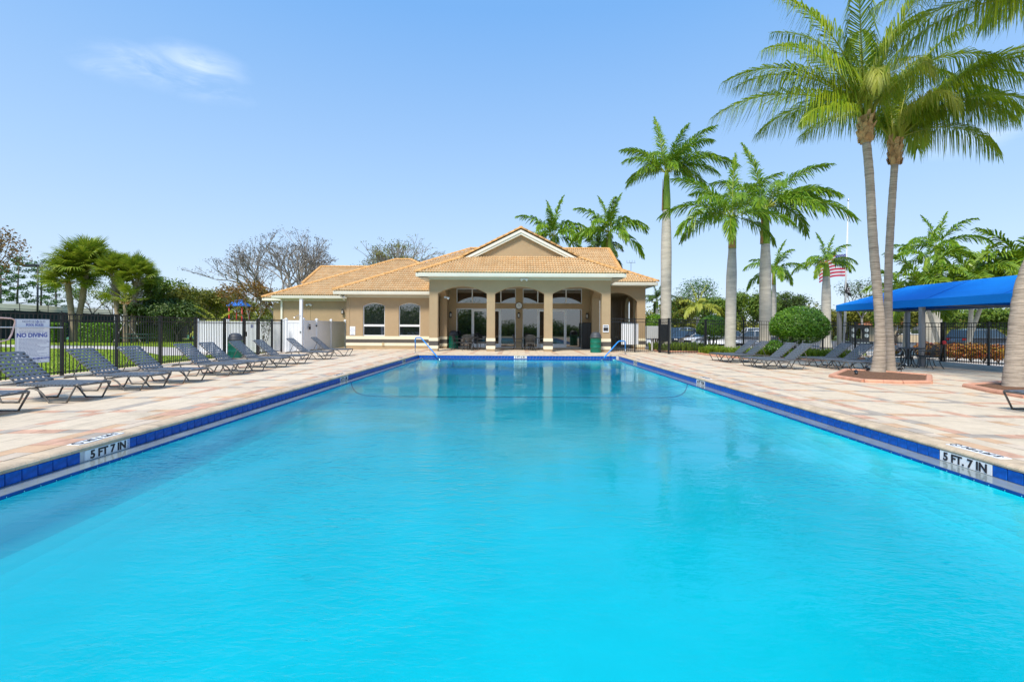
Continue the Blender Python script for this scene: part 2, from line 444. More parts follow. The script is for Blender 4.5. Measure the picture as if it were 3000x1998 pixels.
    def mesh(s, name, mats, smooth=False):
        me = bpy.data.meshes.new(name)
        me.from_pydata(s.v, [], s.f)
        mats = mats if isinstance(mats, (list, tuple)) else [mats]
        for x in mats: me.materials.append(M[x] if isinstance(x, str) else x)
        if len(mats) > 1: me.polygons.foreach_set('material_index', s.m)
        if smooth: me.polygons.foreach_set('use_smooth', [True] * len(me.polygons))
        me.update(); me.validate(verbose=False)
        return me
    def build(s, name, mats, parent=None, smooth=False, **kw):
        return place(name, s.mesh(name, mats, smooth), parent, **kw)

def place(name, me, parent=None, loc=(0, 0, 0), rot=(0, 0, 0), scale=(1, 1, 1), label=None, cat=None, group=None, kind=None):
    o = bpy.data.objects.new(name, me)
    COL.objects.link(o)
    o.location = loc; o.rotation_euler = rot; o.scale = scale
    if parent: o.parent = parent
    tag(o, label, cat, group, kind)
    return o
def tag(o, label=None, cat=None, group=None, kind=None):
    if label: o['label'] = label
    if cat: o['category'] = cat
    if group: o['group'] = group
    if kind: o['kind'] = kind
    return o
def thing(name, label, cat, loc=(0, 0, 0), rz=0.0, group=None):
    return place(name, None, None, loc, (0, 0, rz), label=label, cat=cat, group=group)
def copy_tree(o, parent=None):
    c = o.copy(); COL.objects.link(c)
    if parent: c.parent = parent
    for ch in o.children: copy_tree(ch, c)
    return c
def text_mesh(name, txt, size, mtl, depth=0.004, offset=0.0, align='CENTER', sx=1.0):
    cu = bpy.data.curves.new(name, 'FONT')
    cu.body = txt; cu.size = size; cu.extrude = depth; cu.offset = offset
    cu.align_x = align; cu.align_y = 'CENTER'; cu.resolution_u = 3
    tmp = bpy.data.objects.new(name + '_tmp', cu); COL.objects.link(tmp)
    bpy.context.view_layer.update()
    me = bpy.data.meshes.new_from_object(tmp.evaluated_get(bpy.context.evaluated_depsgraph_get()))
    bpy.data.objects.remove(tmp); bpy.data.curves.remove(cu)
    if sx != 1.0:
        for v in me.vertices: v.co.x *= sx
    me.materials.clear(); me.materials.append(M[mtl])
    return me
def lerp(a, b, t): return a + (b - a) * t
def arc_pts(p0, p1, p2, n=8):          # quadratic curve
    p0, p1, p2 = Vector(p0), Vector(p1), Vector(p2)
    return [p0 * (1 - t) ** 2 + p1 * 2 * t * (1 - t) + p2 * t * t for t in [i / n for i in range(n + 1)]]
# ------------------------------------------------------------------ pool
PL, PR, PF, PN = -4.81, 4.93, 23.25, 0.25         # water-side faces of the tile walls
TP = 0.155                                         # tile pitch
ZT0, ZT1 = -0.06, -0.18                            # tile top / bottom
WATER = -0.203
LEDGE = 0.24
basin = MB()
# backing wall behind the tiles, ledge, underwater walls and floor
def floor_z(y): return -0.56 if y > 13.2 else lerp(-0.80, -0.60, max(0, (y - 3) / 10.2))
for (x0, x1) in ((PL - 0.25, PL - 0.012), (PR + 0.012, PR + 0.25)):
    basin.lohi((x0, PN - .25, -1.3), (x1, PF + .25, ZT0 + 0.0))
basin.lohi((PL - .012, PF + .012, -1.3), (PR + .012, PF + .25, ZT0))
basin.lohi((PL - .012, PN - .25, -1.3), (PR + .012, PN - .012, ZT0))
basin.build('pool_wall', 'grout', kind='structure')
fl = MB()
ys = [PN, 1.5, 3.0, 5, 7, 9, 11, 13.2, 15, 17, 19, 21, PF]
# floor with a wide rounded cove up to the walls
def section(y):
    zf = floor_z(y); W_ = PR - PL - 2 * LEDGE; out = []
    cove = [(0, .0), (.015, .20), (.04, .42), (.09, .62), (.18, .79), (.32, .91), (.5, .975), (.75, 1.0)]
    top = WATER + .004
    for d, k in cove: out.append((PL + LEDGE + d, lerp(top, zf, k)))
    for d, k in cove[::-1]: out.append((PR - LEDGE - d, lerp(top, zf, k)))
    return [(x, y, z) for x, z in out]
ys = [PN + (PF - PN) * k / 40 for k in range(41)]
secs_ = [section(y) for y in ys]
for A_, B_ in zip(secs_[:-1], secs_[1:]):
    for k in range(len(A_) - 1): fl.quad(A_[k], A_[k + 1], B_[k + 1], B_[k])
fl.quad((PL + LEDGE, PF - LEDGE, -1.0), (PR - LEDGE, PF - LEDGE, -1.0), (PR - LEDGE, PF - LEDGE, WATER + .004), (PL + LEDGE, PF - LEDGE, WATER + .004))
fl.quad((PL + LEDGE, PN, -1.2), (PR - LEDGE, PN, -1.2), (PR - LEDGE, PN, WATER), (PL + LEDGE, PN, WATER))
# two entry steps in the far corners
for x0, x1 in ((PL + LEDGE, -3.1), (3.2, PR - LEDGE)):
    fl.lohi((x0, PF - LEDGE - .45, -1), (x1, PF - LEDGE - .002, -.30))
    fl.lohi((x0, PF - LEDGE - .85, -1), (x1, PF - LEDGE - .452, -.42))
pool_floor = fl.build('pool_floor', 'plaster', None, True, kind='structure')
ln = MB()
for k in range(len(section(13.15)) - 1):
    p_, q_ = Vector(section(13.15)[k]), Vector(section(13.15)[k + 1]); u_ = Vector((0, 0, .022))
    ln.quad(p_ + u_ + Vector((0, -.032, 0)), q_ + u_ + Vector((0, -.032, 0)), q_ + u_ + Vector((0, .032, 0)), p_ + u_ + Vector((0, .032, 0)))
ln.build('slope_line', 'tile_trim', pool_floor)
# ledge at the waterline with a thin blue tile edge
lg = MB()
for x0, x1 in ((PL - .004, PL + LEDGE - .006), (PR - LEDGE + .006, PR + .004)):
    lg.lohi((x0, PN, -.30), (x1, PF - LEDGE + .006, ZT1))
lg.lohi((PL - .004, PF - LEDGE + .008, -.30), (PR + .004, PF + .004, ZT1))
pool_ledge = lg.build('pool_ledge', 'ledge', kind='structure')
te = MB()
y = PN
while y < PF - LEDGE - .1:
    for x in (PL + LEDGE - .006, PR - LEDGE - .002):
        te.lohi((x, y + .004, -.26), (x + .008, y + TP - .004, ZT1 - .003))
    y += TP
x = PL + LEDGE + .02
while x < PR - LEDGE - .1:
    te.lohi((x + .003, PF - LEDGE - .002, -.26), (x + TP - .003, PF - LEDGE + .006, ZT1 - .003)); x += TP
te.build('edge_tiles', 'tile_trim', pool_ledge, kind='stuff')
wat = MB()
wat.lohi((PL + LEDGE - .002, PN - .002, -1.25), (PR - LEDGE + .002, PF - LEDGE + .002, WATER))
wat.build('pool_water', 'water', kind='structure')

# tiles: nearest 300 as pieces, the rest joined
pool_tiles = place('pool_tile_band', None, kind='structure', label='band of glossy blue tiles round the pool just above the water', cat='tile band')
markers = []       # (side, ycentre, text)
def near(y, t, tol=.5 * TP): return abs(y - t) < tol
MK = {'L': [(5.63, '5 FT 7 IN'), (13.27, '4 FT 4 IN'), (20.25, '3 FT 8 IN')], 'R': [(5.26, '5 FT. 7 IN'), (12.83, '4 FT 9 IN'), (19.95, '3 FT 8 IN')]}
cand = []
for side, X in (('L', PL), ('R', PR)):
    k = 0; y = PF - .005
    while y - TP > PN:
        yc = y - TP / 2
        if not any(abs(yc - m[0]) < 2 * TP for m in MK[side]): cand.append((abs(X) / (yc * yc), side, yc))
        y -= TP
x = PL + .005
while x + TP < PR:
    xc = x + TP / 2
    if abs(xc - .14) > 2 * TP: cand.append((1.0 / (PF * 1.0), 'F', xc))
    x += TP
cand.sort(key=lambda c: -c[0])
tile_me = MB().bev((0, 0, 0), (TP - .008, ZT0 - ZT1 - .004, .02), .004).mesh('tile', 'pool_tile')
rest = MB()
zc = (ZT0 + ZT1) / 2
for i, (_, side, c) in enumerate(cand):
    if side == 'L': loc, r = (PL - .006, c, zc), (R(90), 0, R(90))
    elif side == 'R': loc, r = (PR + .006, c, zc), (R(90), 0, R(-90))
    else: loc, r = (c, PF + .006, zc), (R(90), 0, 0)
    if i < 300: place('tile', tile_me, pool_tiles, loc, r)
    else:
        if side in 'LR': rest.box(loc, (.02, TP - .008, ZT0 - ZT1 - .004))
        else: rest.box(loc, (TP - .008, .02, ZT0 - ZT1 - .004))
rest.build('small_tiles', 'pool_tile', pool_tiles, kind='stuff')
plate_me = MB().bev((0, 0, 0), (4 * TP - .006, ZT0 - ZT1 - .004, .02), .003).mesh('depth_plate', 'marker_white')
tcache = {}
def tm(txt, size, off=0.003, sx=1.0):
    k = (txt, size, sx)
    if k not in tcache: tcache[k] = text_mesh('lettering', txt, size, 'print_black', .003, off, sx=sx)
    return tcache[k]
for side, X, r in (('L', PL - .006, (R(90), 0, R(90))), ('R', PR + .006, (R(90), 0, R(-90)))):
    for yc, txt in MK[side]:
        p = place('depth_plate', plate_me, pool_tiles, (X, yc, zc), r)
        place('lettering', tm(txt, .125, .004), p, (0, -.004, .0115))
p = place('depth_plate', plate_me, pool_tiles, (.14, PF + .006, zc), (R(90), 0, 0))
place('lettering', tm('3 FT 6 IN', .125, .004), p, (0, -.004, .0115))

# coping: header course of bullnose bricks
pool_coping = place('pool_coping', None, kind='structure', label='sandy bullnose brick coping along the pool edge', cat='coping')
CW, CP = 0.23, 0.116
cp = MB()
prof = [(0.035, 0.0), (0.012, -.008), (-.008, -.025), (-.012, -.04), (-.006, -.056), (.004, -.06), (CW, -.06), (CW, 0.0)]   # x outward from the pool
cp.prism(prof, 'y', -CP / 2 + .0018, CP / 2 - .0018)
cop_me = cp.mesh('coping_brick', 'coping')
cands = []
n = int((PF - PN) / CP)
for i in range(n):
    y = PF - CP * (i + .5)
    cands.append((1 / y, 'L', y)); cands.append((1 / y, 'R', y))
m_ = int((PR - PL) / CP)
for i in range(m_): cands.append((1 / 23.0, 'F', PL + CP * (i + .5)))
cands.sort(key=lambda c: -c[0])
rest = MB()
for i, (_, side, c) in enumerate(cands):
    loc, rz = {'L': ((PL, c, 0), R(180)), 'R': ((PR, c, 0), 0), 'F': ((c, PF, 0), R(90))}[side]
    if i < 300: place('coping_brick', cop_me, pool_coping, (loc[0], loc[1], random.uniform(-.0015, .0015)), (0, 0, rz + random.uniform(-.003, .003)))
    else:
        cs, sn = math.cos(rz), math.sin(rz)
        o = [Vector((v[0] * cs - v[1] * sn + loc[0], v[0] * sn + v[1] * cs + loc[1], v[2])) for v in cp.v]
        rest.add(o, cp.f)
for sx, sy in ((PL - CW / 2, PF + CW / 2), (PR + CW / 2, PF + CW / 2)): rest.box((sx, sy, -.03), (CW, CW, .06))
rest.build('far_coping', 'coping', pool_coping, kind='stuff')
# flat depth plates let into the deck behind the coping nose
top_me = MB().box((0, 0, 0), (4 * TP, .135, .008)).mesh('deck_plate', 'marker_white')
nodive = MB()
nodive.tube([(.05 * math.cos(a * .3142 * 2), .05 * math.sin(a * .3142 * 2), 0) for a in range(10)], .006, 6, closed=True)
nodive.beam((-.035, .035, 0), (.035, -.035, 0), .01, .006)
nod_me = nodive.mesh('no_diving_symbol', 'print_black')
for side, X, rz in (('L', PL - .135, R(-90)), ('R', PR + .135, R(90))):
    for yc, txt in MK[side]:
        p = place('deck_plate', top_me, pool_coping, (X, yc, .003), (0, 0, rz))
        place('lettering', tm(txt.replace('.', ''), .105, .003), p, (-.055, -.003, .0055))
        place('no_diving_symbol', nod_me, p, (.25, 0, .005), scale=(1, 1, .5))
# drains on the pool floor
for px, py, lab in ((897, 1690, 'white round drain cover on the pool floor, left one'), (2290, 1682, 'white round drain cover on the pool floor, right one')):
    q = gz(px, py, -.80)
    zz = floor_z(q.y)
    q = gz(px, py, zz)
    t = thing('pool_drain', lab, 'drain', (q.x, q.y, zz), group='pool floor drains'); t.rotation_euler = (math.atan2(floor_z(q.y + .5) - floor_z(q.y - .5), 1.0), 0, .4); t.scale = (.4, .4, .4)
    for nm, r0, r1 in (('rim', .11, .15), ('grate', .055, .085), ('hub', .012, .03)):
        d = MB(); K_ = 24
        for k in range(K_):
            a = 2 * math.pi * k / K_; d.v += [(r0 * math.cos(a), r0 * math.sin(a), .006), (r1 * math.cos(a), r1 * math.sin(a), .006)]
        for k in range(K_):
            if nm == 'grate' and k % 4 == 3: continue
            k2 = (k + 1) % K_; d.f.append([2 * k, 2 * k + 1, 2 * k2 + 1, 2 * k2]); d.m.append(0)
        d.build(nm, 'drain_white', t)
# stair rails
def stair_rail(pts_steel, pts_blue, lab):
    t = thing('pool_handrail', lab, 'handrail', pts_steel[0], group='blue pool handrails')
    o = Vector(pts_steel[0])
    MB().tube([Vector(p) - o for p in pts_steel], .024, 10).build('steel_leg', 'steel', t, True)
    MB().tube([Vector(p) - o for p in pts_blue], .03, 10).build('blue_sleeve', 'rail_blue', t, True)
    MB().lathe([(.055, 0), (.055, .012), (.03, .025)], n=16).build('base_collar', 'steel', t, True)
    e = Vector(pts_blue[-1]) - o; d = (Vector(pts_blue[-1]) - Vector(pts_blue[-2])).normalized()
    MB().tube([e, e + d * .35], .022, 10).build('steel_end', 'steel', t, True)
b = Vector((-5.15, 24.1, 0)); e = Vector((-3.80, 22.75, -.1))
stair_rail([b, b + Vector((0, 0, .4))], [b + Vector((0, 0, .3)), b + Vector((0, 0, .70)), b + Vector((.03, -.03, .77)), b + Vector((.10, -.08, .79)), b + Vector((.32, -.25, .79)), b + Vector((.40, -.33, .74)), e], 'blue sleeved pool handrail at the far left corner of the pool')
b = Vector((5.42, 24.0, 0)); e = Vector((4.12, 22.75, -.1))
stair_rail([b, b + Vector((0, 0, .3))], [b + Vector((0, 0, .25)), b + Vector((0, 0, .58)), b + Vector((-.03, -.03, .65)), b + Vector((-.10, -.08, .67)), b + Vector((-.38, -.33, .67)), b + Vector((-.47, -.42, .62)), e], 'blue sleeved pool handrail at the far right corner of the pool')

# ------------------------------------------------------------------ deck
DX0, DX1, DY0, DYF = -13.35, 20.6, -7.0, 30.6
def zd(x): return zdeck(x)
sheet = MB()
def deck_sheet(x0, x1, y0, y1, dz=-.035):
    xs = sorted({x0, x1} | {c for c in (-SX, SX) if x0 < c < x1})
    for a, b in zip(xs[:-1], xs[1:]):
        sheet.quad((a, y0, zd(a) + dz), (b, y0, zd(b) + dz), (b, y1, zd(b) + dz), (a, y1, zd(a) + dz))
deck_sheet(DX0, PL - CW + .01, DY0, DYF); deck_sheet(PR + CW - .01, DX1, DY0, DYF)
deck_sheet(PL - CW + .01, PR + CW - .01, PF + CW - .01, DYF); deck_sheet(PL - CW + .01, PR + CW - .01, DY0, PN - .2)
deck = sheet.build('pool_deck', 'mortar', kind='structure')
YS = [6.07 + 1.48 * k - .11 for k in range(-6, 17)]         # strips that run across
SW = .22
LX = [(-5.05, -5.46, 'b'), (-5.46, -6.38, 'p'), (-6.38, -6.6, 's')]
x = -6.6
while x > DX0 + .3:
    LX.append((x, max(x - 1.2, DX0), 'p')); LX.append((x - 1.2, max(x - 1.42, DX0), 's')); x -= 1.42
RX = [(5.17, 5.40, 'b'), (5.40, 5.66, 'p'), (5.66, 5.88, 's')]
x = 5.88
while x < DX1 - .3:
    RX.append((x, min(x + 1.1, DX1), 'p')); RX.append((x + 1.1, min(x + 1.32, DX1), 's')); x += 1.32
CX = []
x = PL - CW
while x < PR + CW - .1:
    CX.append((x, min(x + 1.2, PR + CW), 'p')); CX.append((min(x + 1.2, PR + CW), min(x + 1.42, PR + CW), 's')); x += 1.42
BR = ['brick_pink', 'brick_orange', 'brick_grey', 'brick_tan']
brick_cands, panel_list = [], []
def fill(cols, y0, y1, holes=()):
    for (a, b, kind) in cols:
        xa, xb = min(a, b), max(a, b)
        if xb - xa < .05: continue
        xc = (xa + xb) / 2
        ylines = [y0] + [v for s in YS for v in (s, s + SW) if y0 < v < y1] + [y1]
        for ya, yb in zip(ylines[:-1], ylines[1:]):
            if yb - ya < .03: continue
            yc = (ya + yb) / 2
            strip_y = any(s < yc < s + SW for s in YS)
            if kind == 'p' and not strip_y: panel_list.append((xa, xb, ya, yb))
            elif strip_y:
                k = max(1, round((xb - xa) / .3))
                for i in range(k): brick_cands.append((xa + (xb - xa) * i / k, xa + (xb - xa) * (i + 1) / k, ya, yb))
            elif kind == 'b':
                k = max(1, round((yb - ya) / .3)); h = max(1, round((xb - xa) / .2))
                for i in range(k):
                    for j in range(h): brick_cands.append((xa + (xb - xa) * j / h, xa + (xb - xa) * (j + 1) / h, ya + (yb - ya) * i / k, ya + (yb - ya) * (i + 1) / k))
            else:
                k = max(1, round((yb - ya) / .33))
                for i in range(k): brick_cands.append((xa, xb, ya + (yb - ya) * i / k, ya + (yb - ya) * (i + 1) / k))
fill(LX, .3, DYF); fill(RX, .3, DYF); fill(CX, PF + CW, DYF)
def in_bed(x, y): return False
pm_cache = {}
def panel_mesh(w, l):
    k = (round(w, 2), round(l, 2))
    if k not in pm_cache:
        b = MB(); n = max(1, round(w / .4)); pw = w / n
        for i in range(n): b.bev((-w / 2 + pw * (i + .5), 0, -.02), (pw - .009, l - .010, .04), .004)
        pm_cache[k] = b.mesh('deck_panel', 'deck_cream')
    return pm_cache[k]
panel_list.sort(key=lambda p: p[2] + abs(p[0]) * .3)
rest = MB()
for i, (xa, xb, ya, yb) in enumerate(panel_list):
    xc, yc = (xa + xb) / 2, (ya + yb) / 2
    tilt = 0 if abs(xc) < SX else (R(0) + SLOPE * (1 if xc > 0 else -1))
    if i < 300: place('deck_panel', panel_mesh(xb - xa, yb - ya), deck, (xc, yc, zd(xc)), (0, tilt, 0))
    else: rest.box((xc, yc, zd(xc) - .02), (xb - xa - .01, yb - ya - .01, .04))
if rest.v: rest.build('far_panels', 'deck_cream', deck, kind='stuff')
brick_cands.sort(key=lambda p: p[2] + abs(p[0]) * .25)
bk_cache = {}
rest = MB()
for i, (xa, xb, ya, yb) in enumerate(brick_cands):
    xc, yc = (xa + xb) / 2, (ya + yb) / 2
    inner = abs(xc) < 5.5
    mi = random.choices(range(4), (3, 3, 2, 4) if inner else (3, 2.2, 3, 2.5))[0]
    tilt = 0 if abs(xc) < SX else SLOPE * (1 if xc > 0 else -1)
    dz = random.uniform(-.002, .001)
    if i < 300:
        k = (round(xb - xa, 2), round(yb - ya, 2), mi)
        if k not in bk_cache: bk_cache[k] = MB().bev((0, 0, -.02), (xb - xa - .01, yb - ya - .01, .04), .005).mesh('deck_brick', BR[mi])
        place('deck_brick', bk_cache[k], deck, (xc, yc, zd(xc) + dz), (0, tilt, 0))
    else:
        rest.cur = mi
        mt = Matrix.Rotation(tilt, 3, 'Y')
        rest.box((xc, yc, zd(xc) - .02 + dz), (xb - xa - .01, yb - ya - .01, .04), mtx=mt)
rest.build('far_bricks', BR, deck, kind='stuff')

# ------------------------------------------------------------------ surrounding ground
gr = MB()
GZ = -.34
X0, X1, Y0, Y1 = DX0 + .02, DX1 - .02, DY0 + .02, 48.0
for a in (((-900, -900), (X0, 1500)), ((X1, -900), (900, 1500)), ((X0, -900), (X1, Y0)), ((X0, Y1), (X1, 1500))):
    (xa, ya), (xb, yb) = a
    gr.quad((xa, ya, GZ), (xb, ya, GZ), (xb, yb, GZ), (xa, yb, GZ))
gr.quad((X0, DYF - .02, GZ + .002), (X1, DYF - .02, GZ + .002), (X1, Y1, GZ + .002), (X0, Y1, GZ + .002))
for p, q in (((X0, Y0), (X0, DYF)), ((X1, Y0), (X1, DYF))):
    gr.quad((p[0], p[1], GZ), (q[0], q[1], GZ), (q[0], q[1], zd(q[0]) - .034), (p[0], p[1], zd(p[0]) - .034))
gr.build('ground', 'grass_far', kind='structure')
lawn = MB()
LZ = -.16
lawn.quad((-75, -2, LZ), (DX0, -2, LZ), (DX0, 62, LZ), (-75, 62, LZ))
lawn.build('lawn', 'grass_sheet', kind='structure')
pa = MB()
up = [gz(x, y, LZ + .012) for x, y in ((-200, 1006), (0, 1009), (150, 1012), (280, 1013.5), (420, 1015), (500, 1017.5), (590, 1019), (700, 1020))]
lo = [gz(x, y, LZ + .012) for x, y in ((-200, 1011), (0, 1016), (150, 1021), (280, 1022), (400, 1027), (480, 1042), (600, 1040), (700, 1035))]
for i in range(len(up) - 1): pa.quad(up[i], lo[i], lo[i + 1], up[i + 1])
pa.build('path', 'concrete', kind='structure')
soilb = MB()
soilb.quad((DX0 - .55, -2, LZ + .006), (DX0 + .001, -2, LZ + .006), (DX0 + .001, 27, LZ + .006), (DX0 - .55, 27, LZ + .006))
soilb.build('soil_strip', 'soil', kind='structure')
gb = MB()
pathp = [(p.x, p.y) for p in up] + [(p.x, p.y) for p in lo[::-1]]
def in_path(u, v):
    c = False; k = len(pathp)
    for i_ in range(k):
        (x1, y1), (x2, y2) = pathp[i_], pathp[(i_ + 1) % k]
        if (y1 > v) != (y2 > v) and u < (x2 - x1) * (v - y1) / (y2 - y1) + x1: c = not c
    return c
for i in range(26000):
    y = 6 + 40 * random.random() ** 1.6; x = DX0 - .5 - random.random() ** 1.4 * (8 + y * .5)
    if in_path(x, y): continue
    h = random.uniform(.03, .075); a = random.uniform(0, 6.28); w = .012 + y * .0006
    dx, dy = math.cos(a) * w, math.sin(a) * w
    gb.add([(x - dx, y - dy, LZ), (x + dx, y + dy, LZ), (x + random.uniform(-.03, .03), y + random.uniform(-.03, .03), LZ + h)], [(0, 1, 2)])
gb.build('grass', 'leaf_grassy', kind='stuff', label='short mown grass of the lawn beyond the left fence', cat='grass')
# right: pale paving, parking lot and drive
pv = MB()
PZ = GZ + .03
pv.quad((DX1 - 6, DYF, PZ), (70, DYF, PZ), (70, 37.5, PZ), (DX1 - 6, 37.5, PZ)); pv.quad((DX1 + 1.2, 15, PZ), (70, 15, PZ), (70, DYF, PZ), (DX1 + 1.2, DYF, PZ))
pv.build('pavement', 'concrete', kind='structure')
pk = MB(); pk.quad((9, 37.6, GZ + .012), (95, 37.6, GZ + .012), (95, 66, GZ + .012), (9, 66, GZ + .012)); pk.build('parking_lot', 'asphalt', kind='structure')
lines = MB()
for i in range(14): lines.box((14 + i * 2.7, 46, GZ + .018), (.1, 5, .004))
lines.build('parking_lines', 'marker_white', kind='structure')
# ------------------------------------------------------------------ clubhouse
club = thing('clubhouse', 'tan stucco clubhouse with arched porch and orange tiled roofs at the end of the pool', 'building', (0, 26.2, 0))
CO = Vector((0, 26.2, 0))
class CB(MB):                              # builder whose coordinates are world metres, stored relative to the clubhouse
    def build(s, name, mats, parent=None, smooth=False, **kw):
        par = parent or club
        s.v = [(v[0] - CO.x, v[1] - CO.y, v[2] - CO.z) for v in s.v]
        return place(name, s.mesh(name, mats, smooth), par, **kw)
def seg_arch(x0, x1, zs, za, n=14):        # points of a segmental arch from x0 to x1
    w = (x1 - x0) / 2; h = za - zs; r = (w * w + h * h) / (2 * h); zc = za - r; xc = (x0 + x1) / 2
    t0 = math.asin(w / r)
    return [(xc + r * math.sin(lerp(-t0, t0, i / n)), zc + r * math.cos(lerp(-t0, t0, i / n))) for i in range(n + 1)]
def arcade(mb, axis, x0, x1, openings, z0, z1, zs, za, lo, hi, n=14):
    # wall from x0..x1 with arched openings [(a,b)], piers to the ground
    edges = [x0] + [v for o in openings for v in o] + [x1]
    for i in range(0, len(edges), 2):
        if edges[i + 1] - edges[i] > .01: mb.prism([(edges[i], z0), (edges[i + 1], z0), (edges[i + 1], zs), (edges[i], zs)], axis, lo, hi)
    # spandrel strip built in vertical slices so that faces stay convex
    cuts = []
    for a, b in openings: cuts.append((a, b, seg_arch(a, b, zs, za, n)))
    x = x0
    for a, b, pts in cuts:
        if a - x > .01: mb.prism([(x, zs), (a, zs), (a, z1), (x, z1)], axis, lo, hi)
        for p, q in zip(pts[:-1], pts[1:]): mb.prism([(p[0], p[1]), (q[0], q[1]), (q[0], z1), (p[0], z1)], axis, lo, hi)
        x = b
    if x1 - x > .01: mb.prism([(x, zs), (x1, zs), (x1, z1), (x, z1)], axis, lo, hi)
PX = [-4.84, -4.38, -1.69, -1.24, 1.46, 1.92, 4.62, 5.10]
PZ1 = 3.92
b = CB(); arcade(b, 'y', PX[0], PX[7], [(PX[1], PX[2]), (PX[3], PX[4]), (PX[5], PX[6])], -.06, PZ1, 3.17, 3.56, 26.2, 26.66)
b.build('porch_front_wall', 'stucco')
for xa, xb in ((PX[0], PX[1]), (PX[6], PX[7])):
    b = CB(); arcade(b, 'x', 26.662, 30.68, [(26.75, 29.75)], -.06, PZ1, 3.17, 3.56, xa + .01, xb - .01)
    b.build('porch_side_wall', 'stucco')
b = CB(); b.lohi((PX[0] + .3, 26.66, PZ1 - .1), (PX[7] - .3, 30.7, PZ1)); b.build('porch_ceiling', 'soffit')
# painted base bands on the piers
def bands(b3, x0, x1, y0, y1, d=.015):
    pass
class Band:
    def __init__(s, name, m): s.n, s.mt = name, m
    def lohi(s, a, b_): CB().lohi(a, b_).build(s.n, s.mt)
bw, bg = Band('cream_band', 'stucco_cream'), Band('grey_band', 'stucco_grey')
for i in range(0, 8, 2):
    for z0, z1, t in ((.56, .73, bw), (.31, .56, bg), (.13, .31, bw)):
        t.lohi((PX[i] - .02, 26.18, z0 + .001), (PX[i + 1] + .02, 26.68, z1 - .001))
for xa, xb in ((PX[0], PX[1]), (PX[6], PX[7])):
    for z0, z1, t in ((.56, .73, bw), (.31, .56, bg), (.13, .31, bw)):
        t.lohi((xa - .01, 29.73, z0 + .001), (xb + .01, 30.66, z1 - .001))
# left wing and far left wing
WX0, WY = -10.45, 29.2
def holed_wall(mb, x0, x1, z0, z1, ylo, yhi, wins):
    # wins: (a, b, zb, zs, za) arched windows
    x = x0
    for a, c, zb, zs, za in wins:
        mb.lohi((x, ylo, z0), (a, yhi, z1))
        mb.lohi((a, ylo, z0), (c, yhi, zb))
        pts = seg_arch(a, c, zs, za, 12)
        for p, q in zip(pts[:-1], pts[1:]): mb.prism([(p[0], p[1]), (q[0], q[1]), (q[0], z1), (p[0], z1)], 'y', ylo, yhi)
        x = c
    mb.lohi((x, ylo, z0), (x1, yhi, z1))
WINS = [(-9.45, -8.11, .76, 2.60, 2.78), (-7.26, -5.95, .76, 2.60, 2.78)]
b = CB(); holed_wall(b, WX0, PX[0] - .002, -.1, 3.1, WY, WY + .3, WINS)
b.lohi((WX0 + .001, WY + .3, -.1), (WX0 + .3, 33.6, 3.1))
b.build('wing_wall', 'stucco')
for z0, z1, t in ((.56, .75, bw), (.34, .56, bg), (.16, .34, bw)):
    t.lohi((WX0 - .02, WY - .022, z0 + .001), (PX[0] - .022, WY - .002, z1 - .001)); t.lohi((WX0 - .022, WY - .002, z0 + .001), (WX0 - .002, 33.5, z1 - .001))
FWX0, FWY = -16.45, 33.55
b = CB()
holed_wall(b, FWX0, WX0 + .2, -.2, 3.1, FWY, FWY + .3, [(-11.75, -10.62, -.2, 2.35, 2.62)])
b.lohi((FWX0 + .001, FWY + .3, -.2), (FWX0 + .3, 36.2, 3.1)); b.lohi((-18.5, 36.2, -.2), (FWX0 + .3, 36.5, 3.1)); b.lohi((-18.5, 36.5, -.2), (-18.2, 44, 3.1))
b.lohi((-12.0, 35.2, -.2), (-10.4, 35.4, 3.1))
b.lohi((-18.5, 43.7, -.2), (6, 44.0, 3.1)); b.lohi((7.9, 36.4, -.2), (8.19, 42.0, 3.9))
b.build('rear_wall', 'stucco')
for z0, z1, t in ((.56, .75, bw), (.34, .56, bg), (.16, .34, bw)):
    t.lohi((FWX0 - .02, FWY - .022, z0 + .001), (-11.78, FWY - .002, z1 - .001))
# door wall under the porch
DYW = 30.7
DOORS = [(-3.93, -1.95), (-2.02 + .4, -.11), (.33, 1.9), (1.9 + .05, 4.14)]
OPN = [(-3.93, -1.82), (-1.62, -.11), (.33, 1.85), (2.0, 4.14)]
b = CB()
x = PX[0]
for a, c in OPN:
    b.lohi((x, DYW, -.06), (a, DYW + .3, PZ1)); b.lohi((a, DYW, 2.53), (c, DYW + .3, 2.86)); b.lohi((a, DYW, 3.80), (c, DYW + .3, PZ1))
    b.lohi((a, DYW, -.06), (c, DYW + .3, .02)); x = c
b.lohi((x, DYW, -.06), (PX[7], DYW + .3, PZ1))
b.build('door_wall', 'stucco')
# right arcade
AX1 = 8.19
b = CB()
arcade(b, 'y', PX[7] + .002, AX1, [(5.2, 7.65)], -.12, 3.96, 3.02, 3.58, 30.6, 31.0)
arcade(b, 'x', 31.002, 41.5, [(31.25, 32.7), (33.75, 35.2), (36.2, 37.6), (38.6, 40.0)], -.12, 3.96, 3.02, 3.5, AX1 - .28, AX1 - .002)
b.lohi((5.1, 31.0, 3.7), (AX1 - .281, 41.5, 3.9))
b.lohi((5.1, 31.002, -.12), (5.3, 41.5, 3.7))
b.build('arcade_wall', 'stucco')
for z0, z1, t in ((.50, .66, bw), (.27, .50, bg), (.10, .27, bw)):
    t.lohi((7.63, 30.58, z0 + .001), (AX1 + .02, 31.02, z1 - .001))
    for ya, yb in ((32.7, 33.75), (35.2, 36.2), (37.6, 38.6)): t.lohi((AX1 - .3, ya, z0 + .001), (AX1 + .02, yb, z1 - .001))
